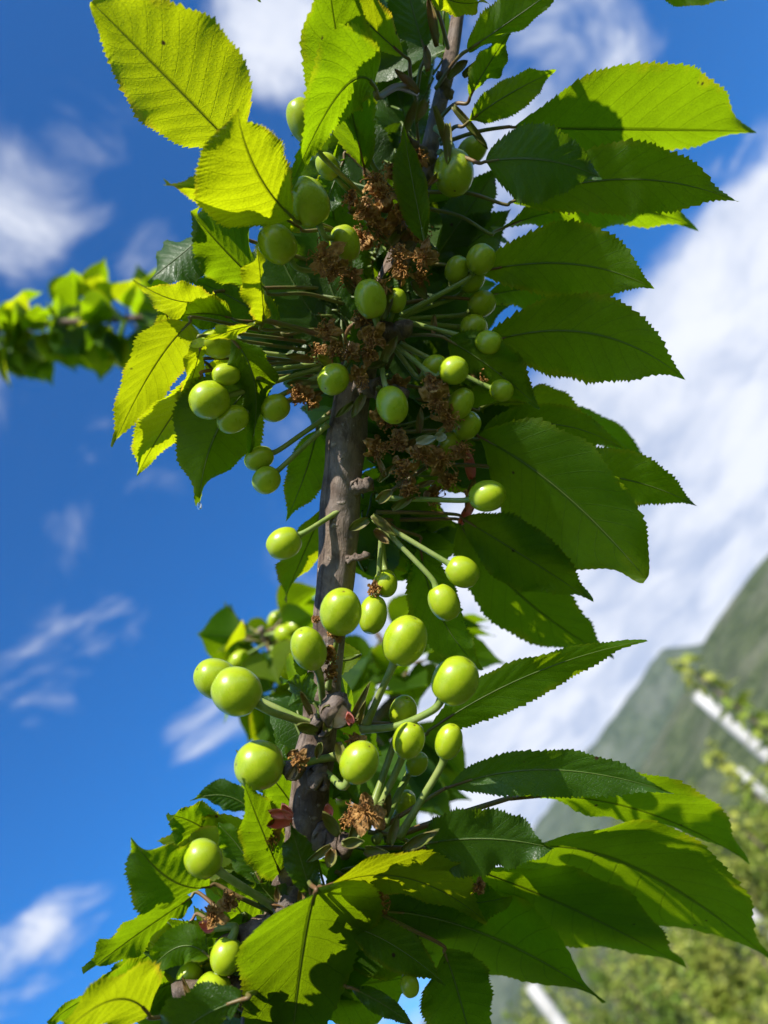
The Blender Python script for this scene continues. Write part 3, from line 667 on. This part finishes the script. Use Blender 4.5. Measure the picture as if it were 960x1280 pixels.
CH = [
 (567, 216, 25, 1.22, (566, 120), (545, 160), .292), (385, 253, 26, 1.15, (430, 330), (450, 290), .262), (347, 305, 23, 1.1, (400, 360), (440, 340), .268), (431, 305, 19, 1.18, (445, 360), (455, 390), .276),
 (405, 93, 13, 1.3, (440, 170), (480, 230), .262), (381, 152, 21, 1.3, (420, 220), (470, 260), .262), (410, 208, 14, 1.2, (440, 240), (470, 270), .278), (463, 374, 20, 1.2, (478, 430), (470, 440), .266),
 (495, 376, 13, 1.15, (480, 420), (470, 440), .28), (417, 474, 19, 1.12, (440, 440), (445, 420), .268), (490, 506, 20, 1.22, (470, 440), (472, 420), .268), (567, 463, 18, 1.03, (520, 470), (480, 420), .272),
 (543, 459, 15, 1.1, (520, 470), (480, 420), .285), (575, 505, 16, 1.3, (540, 560), (520, 575), .278), (583, 532, 17, 1.1, (540, 570), (515, 580), .285), (601, 324, 18, 1.05, (560, 380), (490, 400), .292),
 (571, 337, 15, 1.12, (540, 400), (490, 405), .298), (590, 350, 15, 1.1, (550, 390), (490, 400), .304), (602, 380, 16, 1.1, (560, 400), (490, 400), .305), (592, 410, 17, 1.0, (540, 400), (485, 400), .302),
 (611, 428, 15, 1.15, (560, 410), (480, 395), .284), (627, 488, 14, 1.05, (580, 470), (500, 430), .284), (271, 430, 18, 1.2, (330, 440), (400, 450), .275), (283, 468, 14, 1.25, (330, 460), (400, 455), .268),
 (262, 500, 24, 1.06, (320, 480), (400, 460), .268), (291, 524, 17, 1.2, (330, 500), (400, 470), .272), (344, 510, 17, 1.1, (390, 480), (425, 465), .278), (324, 573, 15, 1.25, (370, 550), (410, 520), .282),
 (333, 600, 17, 1.08, (370, 565), (410, 530), .28), (355, 679, 20, 1.1, (400, 655), (425, 638), .272), (609, 620, 20, 1.15, (560, 628), (470, 622), .274), (578, 715, 19, 1.12, (545, 695), (470, 650), .272),
 (555, 753, 19, 1.22, (540, 725), (468, 648), .272), (482, 729, 15, 1.15, (480, 700), (475, 650), .282), (466, 768, 18, 1.35, (475, 720), (478, 650), .276), (426, 765, 26, 1.15, (418, 815), (410, 860), .255),
 (386, 811, 22, 1.3, (402, 860), (405, 890), .255), (506, 801, 27, 1.17, (490, 836), (458, 905), .256), (569, 851, 28, 1.10, (548, 880), (452, 912), .256), (271, 849, 25, 1.15, (330, 890), (395, 908), .268),
 (296, 864, 30, 1.06, (330, 887), (392, 908), .252), (324, 956, 30, 1.02, (380, 965), (420, 945), .254), (449, 953, 24, 1.12, (430, 985), (400, 960), .250), (511, 925, 20, 1.22, (500, 960), (470, 1020), .262),
 (504, 890, 17, 1.28, (495, 930), (465, 1010), .272), (561, 927, 17, 1.32, (553, 955), (500, 1045), .258), (521, 955, 13, 1.25, (500, 990), (480, 1030), .276), (506, 1003, 13, 1.2, (490, 1030), (470, 1050), .282),
 (254, 1073, 23, 1.06, (275, 1092), (352, 1140), .246), (283, 1195, 20, 1.08, (290, 1170), (262, 1160), .252), (264, 1246, 25, 1.1, (275, 1210), (280, 1190), .250), (237, 1219, 15, 1.1, (260, 1200), (300, 1190), .262),
 (200, 1166, 14, 1.1, (240, 1190), (300, 1200), .272), (512, 1232, 12, 1.1, (500, 1200), (430, 1130), .275), (590, 188, 16, 1.2, (570, 200), (550, 190), .31), (442, 478, 12, 1.1, (450, 450), (450, 430), .29),
 (562, 555, 14, 1.1, (540, 575), (510, 585), .288), (420, 1210, 15, 1.1, (400, 1180), (380, 1140), .28), (552, 1120, 14, 1.0, (520, 1100), (460, 1080), .30)]
for c in CH:
    z = -.45
    if c[0] in (506, 569, 561, 296, 254, 355, 578, 555): z = -.15
    if c[:2] in ((417, 474), (464, 373)): z = -.8
    if c[:2] == (449, 953): z = -.3
    cherry(c[0], c[1], c[2], c[3], c[4], (*c[5], bd(c[5][1])-.006), c[6], z, bend=.002 if c[0] == 569 else 0, sr=.00125 if c[1] > 780 else .00095)

# ------------------------------------------------------------------ spurs, bud scales, dried flowers
def spur(u, v, d, dr, ln, r, cut=False, name='spur'):
    b = P(u, v, d); dr = nrm(dr); n = 16
    pth = np.array([b+dr*ln*i/(n-1)+np.array([.0006*math.sin(i*1.3), .0005*math.cos(i), 0]) for i in range(n)])
    rr = np.array([r*(1.15-.25*i/(n-1)+.13*math.sin(i*2.4)) for i in range(n)]) if not cut else np.linspace(r*1.1, r, n)
    V, Fc, uv = tube(W(pth), rr, 18, bump=lambda a, an: .10*math.sin(4*an+8*a)+.07*math.sin(7*an-15*a)+.06*math.sin(34*a+an))
    o = build(name, V, Fc, M_BARK, ROOT, W(b), uv)
    if cut:
        c0 = pth[-1]; x = nrm(np.cross(dr, [0, 1, .2])); y = np.cross(dr, x); V = [c0+dr*.0004]; Fc = []
        for k in range(4):
            for j in range(20):
                an = j*2*math.pi/20; q_ = (k+1)/4*r*.86; V.append(c0+dr*(.0005 if k % 2 else .0003)+x*math.cos(an)*q_+y*math.sin(an)*q_)
        for j in range(20): Fc.append((0, 1+j, 1+(j+1) % 20))
        for k in range(3):
            for j in range(20): Fc.append((1+k*20+j, 1+(k+1)*20+j, 1+(k+1)*20+(j+1) % 20, 1+k*20+(j+1) % 20))
        build('cut_face', W(V), Fc, M_CUT, o, W(c0))
    return o
def scale_(u, v, d, ang, L, w, mat=None, tilt=.3, curl=.5):
    """a cupped bud scale or bract, pointing at image angle ang (deg, 0 = right, 90 = up)"""
    b = P(u, v, d); a = math.radians(ang); dr = nrm([math.cos(a), math.sin(a), tilt]); L = L*d/F; w = w*d/F
    side = nrm(np.cross(dr, [0, 0, 1])); nn = np.cross(side, dr); V = []; n, k = 12, 9
    for sh in (0, 1):
        for i in range(n):
            t_ = i/(n-1); ww = w*math.sin(math.pi*min(1, .12+.88*t_))**.7*(1 if t_ < .98 else .3)
            for j in range(k):
                s = j/(k-1)*2-1
                V.append(b+dr*L*t_+side*ww*s*math.cos(s*.7)-nn*(w*.7*(1-s*s)*math.sin(math.pi*(.2+.7*t_)))*1-nn*curl*L*t_*t_*.4+nn*sh*.0005+nn*.0004*math.sin(7*t_+5*s+u))
    m = n*k; Fc = [(i*k+j, i*k+j+1, (i+1)*k+j+1, (i+1)*k+j) for i in range(n-1) for j in range(k-1)]
    Fc += [(m+i*k+j, m+(i+1)*k+j, m+(i+1)*k+j+1, m+i*k+j+1) for i in range(n-1) for j in range(k-1)]
    per = [j for j in range(k)]+[i*k+k-1 for i in range(1, n)]+[(n-1)*k+j for j in range(k-2, -1, -1)]+[i*k for i in range(n-2, 0, -1)]
    Fc += [(per[i], m+per[i], m+per[(i+1) % len(per)], per[(i+1) % len(per)]) for i in range(len(per))]
    return build('bud_scale', W(V), Fc, mat or M_SCALE, ROOT, W(b))
def dried(u, v, d, r, ang=90, mat=None, petals=5, st=32, seed=0, label=None):
    rs = random.Random(int(u*7+v)+seed); b = P(u, v, d); R_ = r*d/F; a = math.radians(ang); ax = nrm([math.cos(a), math.sin(a), .8])
    x = nrm(np.cross(ax, [0.1, .3, 1])); y = np.cross(ax, x); mb = MB()
    V, Fc, _ = tube(W(bez([b-ax*R_*.6, b-ax*R_*.2, b+ax*R_*.1], 10)), np.array([.25, .3, .38, .42, .44, .42, .40, .36, .3, .22])*R_, 12, bump=lambda p, q_: .12*math.sin(5*q_+9*p)+.06*math.sin(9*q_)); mb.add(V, Fc)
    for k in range(petals):
        th = 2*math.pi*k/petals+rs.uniform(-.4, .4); o_ = x*math.cos(th)+y*math.sin(th); n, kk = 9, 8; V = []; sd = np.cross(ax, o_); f1, f2 = rs.uniform(3, 6), rs.uniform(0, 6); dn = rs.uniform(-.7, .5)
        for i in range(n):
            t_ = i/(n-1)
            for j in range(kk):
                s = j/(kk-1)*2-1
                V.append(b+o_*R_*(.25+.65*t_)+sd*R_*.38*math.sin(math.pi*(.15+.75*t_))*s+ax*R_*(dn*t_*t_+.10*math.sin(f1*3*s+f2+4*t_)+.09*math.sin(11*t_+f2*3+2*s)))
        mb.add(W(V), [(i*kk+j, i*kk+j+1, (i+1)*kk+j+1, (i+1)*kk+j) for i in range(n-1) for j in range(kk-1)])
    o = mb.build('dried_flower', mat or M_PETAL, ROOT, W(b))
    if label: o['label'] = label
    sm = MB()
    for k in range(st):
        th = rs.uniform(0, 6.28); o_ = x*math.cos(th)+y*math.sin(th); sp = rs.uniform(.15, 1.0); ln = R_*rs.uniform(.7, 1.25)
        c1 = b+ax*ln*.35+o_*ln*.25*sp; c2 = b+ax*ln*(.75-.35*sp)+o_*ln*.8*sp+np.array([rs.uniform(-1, 1), rs.uniform(-1, 1), rs.uniform(-1, 1)])*R_*.22
        pth = bez([b+o_*R_*.1, c1, c2, c2+np.array([rs.uniform(-1, 1), rs.uniform(-1.4, .6), rs.uniform(-1, 1)])*R_*.22], 9)
        V, Fc, _ = tube(W(pth), np.linspace(.00016, .00010, 9), 5); sm.add(V, Fc)
        e = pth[-1]; V, Fc, _ = tube(W(np.array([e-ax*.0003, e, e+ax*.0003, e+ax*.0005])), [.0001, .00034, .0003, .0001], 6); sm.add(V, Fc)
    sm.build('stamens', M_DRY, o, W(b))
    return o
# woody spurs
spur(560, 120, .305, (-.3, .3, .7), .010, .0018); spur(535, 200, .298, (-.6, .2, .6), .013, .0025); spur(505, 300, .296, (-.3, .1, .8), .014, .0032)
spur(460, 425, .287, (.1, .2, 1), .010, .0035); spur(455, 420, .285, (1, .1, .3), .018, .0034); spur(445, 480, .286, (1, -.3, .3), .02, .0032)
spur(440, 610, .284, (1, .2, .5), .008, .0026); spur(432, 700, .278, (1, .25, .3), .009, .0012)
spur(405, 905, .268, (-.15, .2, 1), .007, .0036); spur(418, 884, .262, (.10, .05, 1), .0115, .0046, cut=True, name='cut_stub'); spur(395, 968, .264, (.3, -.2, 1), .006, .0032)
spur(370, 962, .262, (-.2, .25, 1), .006, .0028, cut=True, name='cut_stub')
spur(395, 1045, .264, (1, -.1, .5), .014, .004); spur(365, 1120, .262, (-.2, -.2, 1), .008, .004); spur(345, 1150, .262, (-1, -.4, .3), .02, .0035); spur(330, 1240, .258, (-1, .1, .2), .03, .004)
# bud scales and bracts
for a in ((455, 490, .268, 250, 34, 13, 0), (440, 500, .268, 220, 30, 12, 0), (468, 480, .268, 310, 36, 12, 0), (430, 455, .268, 110, 34, 12, 1), (475, 455, .27, 60, 36, 12, 0), (480, 400, .276, 80, 40, 12, 0), (462, 380, .274, 130, 34, 12, 1), (490, 310, .28, 120, 40, 12, 0), (520, 270, .284, 80, 44, 12, 0), (538, 230, .288, 60, 36, 11, 1), (538, 92, .288, 105, 60, 12, 1), (560, 100, .29, 60, 46, 14, 0), (575, 95, .295, 35, 40, 16, 0), (520, 118, .29, 150, 40, 12, 1), (525, 125, .288, 230, 52, 11, 0), (545, 130, .286, 290, 60, 12, 0), (562, 130, .29, 300, 62, 10, 0),
          (535, 128, .286, 265, 40, 15, 0), (560, 150, .285, 250, 46, 14, 0), (548, 60, .3, 95, 56, 11, 1), (505, 250, .284, 60, 36, 14, 1), (480, 262, .284, 190, 40, 15, 0), (495, 290, .282, 250, 36, 16, 0), (505, 330, .282, 200, 34, 13, 0),
          (520, 345, .282, 300, 30, 14, 0), (440, 370, .276, 130, 30, 14, 0), (455, 460, .276, 350, 34, 13, 0), (400, 478, .276, 175, 46, 14, 0), (395, 455, .278, 160, 44, 12, 1), (405, 490, .276, 200, 40, 12, 1), (420, 460, .274, 140, 30, 12, 0),
          (500, 560, .284, 20, 30, 12, 1), (520, 540, .284, 70, 28, 12, 1), (470, 605, .276, 60, 34, 13, 0), (470, 625, .274, 20, 34, 13, 0), (462, 640, .274, 330, 34, 14, 0), (458, 652, .274, 210, 30, 16, 0), (480, 600, .276, 110, 30, 12, 1), (490, 640, .274, 10, 30, 10, 0),
          (500, 600, .278, 330, 28, 11, 0), (470, 665, .276, 300, 26, 12, 1), (395, 915, .252, 170, 28, 15, 0), (405, 918, .250, 60, 26, 15, 0), (420, 912, .252, 20, 38, 13, 0), (392, 895, .252, 120, 34, 11, 1), (408, 900, .25, 85, 24, 14, 1),
          (436, 905, .253, 80, 56, 11, 0), (448, 905, .254, 65, 30, 10, 1), (400, 930, .25, 260, 30, 14, 0), (425, 930, .252, 300, 30, 12, 1), (375, 940, .252, 210, 22, 10, 1), (420, 1045, .256, 130, 36, 18, 0), (440, 1050, .254, 60, 44, 18, 0),
          (430, 1055, .252, 20, 38, 16, 0), (455, 1060, .255, 340, 36, 15, 0), (410, 1060, .254, 200, 34, 15, 0), (485, 1055, .256, 60, 50, 13, 0), (500, 1060, .258, 35, 56, 14, 0), (420, 1065, .252, 260, 28, 14, 1), (480, 1020, .262, 80, 50, 10, 0),
          (375, 1130, .252, 100, 30, 12, 1), (385, 1140, .25, 40, 26, 10, 1), (360, 1140, .252, 150, 26, 11, 1), (345, 1130, .254, 90, 26, 11, 1), (300, 1255, .248, 120, 36, 11, 1), (240, 1260, .246, 95, 34, 10, 1), (310, 1235, .25, 60, 26, 11, 1),
          (505, 300, .284, 20, 30, 12, 1), (540, 420, .288, 70, 30, 12, 1), (520, 610, .28, 30, 34, 9, 1), (430, 1035, .26, 110, 26, 12, 1)):
    u, v, d, an, L, w, mi = a; scale_(u+random.uniform(-4, 4), v+random.uniform(-4, 4), d, an+random.uniform(-20, 20), L*random.uniform(.75, 1.15), w*random.uniform(.45, .75), M_SCALER if mi else M_SCALE, tilt=random.uniform(-.2, .7), curl=random.uniform(-.3, .9))
for a in ((366, 1026, .256, 178, 36, 10), (366, 1020, .252, 162, 32, 8), (350, 1022, .254, 142, 26, 5), (364, 1022, .252, 118, 24, 8)): scale_(*a, M_PINK, tilt=.4, curl=.2)
for a in ((590, 600, .30, 100, 40, 9), (585, 640, .30, 80, 44, 9), (575, 655, .30, 60, 40, 8), (268, 1160, .255, 160, 20, 9), (440, 905, .25, 110, 16, 7), (412, 1020, .262, 100, 16, 8)): scale_(*a, M_PINK if a[0] != 585 else M_SCALER, tilt=.3)
for a in ((520, 552, .27, 10, 26, 8), (545, 545, .27, 350, 14, 8)): scale_(*a, M_PALE, tilt=.1, curl=0)
for a in ((408, 322, .27, 26, 200), (418, 332, .268, 20, 260), (465, 420, .266, 21, 270), (411, 412, .268, 17, 180), (418, 436, .268, 14, 300), (532, 320, .274, 19, 240), (500, 318, .276, 16, 190), (480, 250, .278, 24, 120), (470, 232, .28, 20, 90),
          (460, 262, .278, 20, 200), (500, 268, .278, 20, 280), (475, 285, .28, 22, 240), (510, 240, .28, 16, 50), (490, 215, .284, 14, 80), (545, 498, .272, 23, 280), (560, 520, .276, 20, 300), (540, 480, .274, 16, 100), (525, 565, .274, 20, 270), (505, 585, .276, 20, 240),
          (550, 575, .278, 24, 10), (575, 565, .28, 16, 40), (500, 550, .278, 18, 200), (510, 610, .276, 16, 300), (375, 490, .276, 16, 220), (390, 500, .276, 14, 250), (460, 1018, .254, 26, 100), (442, 1022, .256, 16, 150), (446, 932, .256, 20, 120),
          (420, 792, .258, 13, 90), (412, 815, .26, 14, 250), (414, 838, .262, 12, 280), (270, 1145, .252, 18, 140), (285, 1128, .254, 14, 60), (375, 948, .252, 14, 230), (340, 1042, .258, 15, 250), (440, 1132, .262, 20, 260), (475, 1125, .266, 16, 290),
          (560, 600, .284, 16, 20), (468, 735, .276, 11, 260), (395, 775, .266, 7, 90), (590, 620, .29, 14, 60), (640, 480, .292, 12, 20), (440, 250, .284, 14, 160), (525, 345, .28, 13, 300), (462, 395, .276, 12, 100), (600, 1108, .28, 12, 200), (448, 470, .268, 17, 300), (460, 445, .27, 15, 60), (440, 440, .268, 15, 200), (475, 360, .274, 16, 100), (500, 340, .276, 16, 40), (455, 300, .284, 20, 130), (520, 290, .286, 20, 20), (440, 350, .278, 18, 180), (400, 440, .276, 14, 200), (480, 520, .28, 20, 300), (495, 480, .284, 18, 250), (470, 560, .28, 18, 330), (540, 620, .286, 18, 350), (450, 400, .274, 13, 60), (600, 470, .29, 14, 0), (525, 200, .29, 14, 100)):
    dried(*a)

# drop of water on a leaf tip
M_W, tw, ow = newmat('water'); gb = bsdf(tw, Base_Color=(1, 1, 1), Roughness=.0); gb.inputs['Transmission Weight'].default_value = 1; gb.inputs['IOR'].default_value = 1.33; tw.put(ow.inputs[0], gb.outputs[0])
c = P(249, 632, .272); V = []; nu, nv = 16, 12
dn = -np.array([-.58, .58, -.57])
for i in range(nv+1):
    ph = math.pi*i/nv
    for j in range(nu):
        th = 2*math.pi*j/nu; r = .0011*math.sin(ph)*(1-.35*(1+math.cos(ph))/2)
        V.append(c+np.array([math.cos(th)*r, 0, math.sin(th)*r])+np.array([0, 1, 0])*.0014*math.cos(ph))
wo = build('water_drop', W(V), [(i*nu+j, (i+1)*nu+j, (i+1)*nu+(j+1) % nu, i*nu+(j+1) % nu) for i in range(nv) for j in range(nu)], M_W, origin=W(c))
tag(wo, 'clear water drop hanging from a leaf tip on the left', 'water drop')

# the leaves past the hundred largest: small spur leaves deep in the clusters, one part
def small_leaves():
    rs = random.Random(77); V = []; Fc = []; UV = []; mi = []; nt, hs = 40, 4; K = 2*hs+1
    zones = ((470, 300, 110, 200, .322, .355, 46, 'DDG'), (560, 535, 60, 90, .315, .345, 14, 'DDG'), (345, 420, 60, 60, .305, .33, 14, 'DGG'), (450, 500, 60, 60, .315, .34, 8, 'DG'),
             (245, 1215, 95, 50, .262, .30, 26, 'GYGD'), (420, 1175, 90, 60, .285, .31, 16, 'GDG'), (300, 1070, 45, 55, .285, .305, 9, 'GY'), (500, 1080, 70, 40, .29, .305, 8, 'DG'),
             (500, 640, 55, 60, .305, .33, 10, 'DG'), (500, 60, 40, 90, .325, .35, 10, 'DG'), (400, 900, 50, 90, .285, .305, 10, 'GDY'))
    for cx, cy, rx, ry, d0, d1, n, ms in zones:
        for k in range(n):
            a = rs.uniform(0, 6.28); q_ = math.sqrt(rs.random()); u, v, dd = cx+rx*q_*math.cos(a), cy+ry*q_*math.sin(a), rs.uniform(d0, d1)
            ax_u = float(np.interp(v, [p[1] for p in AX], [p[0] for p in AX])); base = P(u, v, dd)
            out_ = np.array([(u-ax_u)/60+rs.uniform(-.8, .8), rs.uniform(-.9, .6), rs.uniform(-.5, .3)]); d = nrm(out_)
            nn = nrm(np.array([rs.uniform(-.6, .6), rs.uniform(-.6, .6), 1.0])); nn = nrm(nn-d*nn.dot(d)); sd = np.cross(d, nn); L = rs.uniform(.026, .048); w = L*rs.uniform(.22, .30); base = base-d*L*.45; o = len(V)
            for i in range(nt):
                t_ = i/(nt-1); ww = float(width_prof(np.array(t_)))*w
                for j in range(-hs, hs+1):
                    x = j/hs; V.append(W(base+d*L*t_-nn*L*.2*t_*t_+sd*x*(ww+.0009*((t_*22) % 1)*abs(x)**5*(t_ < .95))+nn*ww*.35*abs(x)+nn*.0008*math.sin(t_*11+k)*abs(x)**2)); UV.append((t_, x*.5+.5))
            f = [(o+i*K+j, o+i*K+j+1, o+(i+1)*K+j+1, o+(i+1)*K+j) for i in range(nt-1) for j in range(K-1)]
            ax_d = bd(v)+.008; tip = P(u*.35+ax_u*.65, v+rs.uniform(-10, 20), ax_d)
            V2, F2, _ = tube(W(bez([tip, base*.6+tip*.4+np.array([0, -.001, 0]), base, base+d*L*.1], 12)), .0005, 6); o2 = len(V); V.extend(V2); UV.extend([(.5, .5)]*len(V2)); f2 = [tuple(o2+i for i in g_) for g_ in F2]
            Fc += f+f2; m_ = 'YGD'.index(rs.choice(ms)); mi += [m_]*len(f)+[3]*len(f2)
    o = build('small_leaves', V, Fc, None, ROOT, None, UV, mats=[M_Y, M_G, M_D, M_PETG], midx=mi); o['kind'] = 'stuff'
small_leaves()

# ------------------------------------------------------------------ blurred branches behind, plus an added shading twig overhead
def rleaf(root, base, d, n, L, w, mat, nt=26, hs=4):
    d = nrm(d); n = nrm(n-d*np.dot(n, d)); s = np.cross(d, n); V = []; UV = []
    for i in range(nt):
        t_ = i/(nt-1); ww = float(width_prof(np.array(t_)))*w*.5
        for j in range(-hs, hs+1):
            q_ = j/hs; V.append(base+d*L*t_-n*L*.25*t_*t_+s*ww*q_*(1+.06*(i % 2)*abs(q_)**4)+n*ww*.45*abs(q_)+n*.0012*math.sin(t_*9+base[0]*99)*abs(q_)); UV.append((t_, q_*.5+.5))
    K = 2*hs+1
    o = build('leaf', V, [(i*K+j, i*K+j+1, (i+1)*K+j+1, (i+1)*K+j) for i in range(nt-1) for j in range(K-1)], LM[mat], root, base, UV)
    V, Fc, _ = tube(np.array([base-d*.02, base-d*.01, base]), .0009, 6); build('petiole', V, Fc, M_PET, o, base)
def bgbranch(pts, rad, nleaf, ncherry, label, seed, L=(.06, .09), spread=.9, mats='YGGD', chr_=12, grav=(0, 0, -.25)):
    rs = random.Random(seed); pth = bez([W(P(*p)) for p in pts], 60)
    root = empty('cherry_branch', pth[0]); tag(root, label, 'branch')
    V, Fc, uv = tube(pth, np.linspace(rad, rad*.5, 60), 12, bump=lambda a, b: .05*math.sin(4*b+30*a)); build('stem', V, Fc, M_BARK, root, pth[0], uv)
    for k in range(nleaf):
        i = int((k+rs.random())/nleaf*58); T = nrm(pth[i+1]-pth[i]); 
        a = nrm(np.cross(T, [0, 0, 1.])); b = np.cross(T, a); th = rs.uniform(0, 6.28)
        o_ = a*math.cos(th)+b*math.sin(th); d = o_*spread+T*rs.uniform(-.3, .6)+np.array(grav); n = np.array([rs.uniform(-.7, .7), rs.uniform(-.7, .7), 1.])
        rleaf(root, pth[i]+nrm(d)*.02, d, n, rs.uniform(*L), rs.uniform(.030, .042), rs.choice(mats))
    for k in range(ncherry):
        i = rs.randint(4, 56); T = nrm(pth[i+1]-pth[i]); a = nrm(np.cross(T, [0, 0, 1.])); b = np.cross(T, a); th = rs.uniform(0, 6.28)
        p = pth[i]+(a*math.cos(th)+b*math.sin(th))*rs.uniform(.018, .035); pc = (p-CAMLOC)@RM; ac = (pth[i]-CAMLOC)@RM; dd = -pc[2]
        uu = 480+pc[0]/dd*F; vv = 640-pc[1]/dd*F; da = -ac[2]
        cherry(uu, vv, .0068*F/dd, 1.12, (480+ac[0]/da*F+.5, 640-ac[1]/da*F), (480+ac[0]/da*F, 640-ac[1]/da*F, da), dd, root=root)
    return root
bgbranch([(-30, 412, 1.05), (30, 408, 1.03), (90, 402, 1.0), (160, 398, .98), (225, 394, .96)], .006, 99, 2, 'out-of-focus leafy branch entering from the left edge', 5, L=(.045, .072), mats='GYGDGG', grav=tuple(-CU*.35))
bgbranch([(520, 1100, .62), (440, 960, .60), (385, 880, .585), (350, 830, .57), (325, 785, .56)], .005, 70, 34, 'out-of-focus branch with small cherries behind the stem', 9, L=(.026, .042), spread=.8, mats='GDYG')
bgbranch([(420, 1000, .50), (470, 900, .52), (505, 850, .55), (470, 790, .56)], .004, 34, 0, 'out-of-focus leafy twig behind the cherries right of the stem', 12, L=(.05, .07), spread=1.0, mats='GGD')

bgbranch([(190, -290, .24), (290, -280, .24), (400, -300, .24), (540, -290, .25)], .003, 22, 0, 'unseen cherry twig added above the frame to shade the branch', 21, L=(.040, .055), mats='GGY')  # added out of view; its leaves block sun from the centre and right-hand leaves

# ------------------------------------------------------------------ air between here and the mountains
mh, th, oh = newmat('haze_air'); pv = th.new('ShaderNodeVolumePrincipled'); pv.inputs['Color'].default_value = (.80, .88, 1, 1); pv.inputs['Density'].default_value = .00007; pv.inputs['Anisotropy'].default_value = .2
th.put(oh.inputs['Volume'], pv.outputs[0])
X = 4600; z0, z1 = -1, max(v.co.z for n_ in ('mountain_slope', 'distant_mountain') for v in bpy.data.objects[n_].data.vertices)+15; print('top', z1)
V = [(x, y, z) for z in (z0, z1) for x, y in ((-X, -X), (X, -X), (X, X), (-X, X))]
hz = build('haze', V, [(3, 2, 1, 0), (4, 5, 6, 7), (0, 1, 5, 4), (1, 2, 6, 5), (2, 3, 7, 6), (3, 0, 4, 7)], mh, origin=(0, 0, 0), smooth=False); tag(hz, kind='stuff')
hz['label'] = 'thin blue haze between the orchard and the mountains'
print('leaves', LEAF_N, 'objects', len(bpy.data.objects))
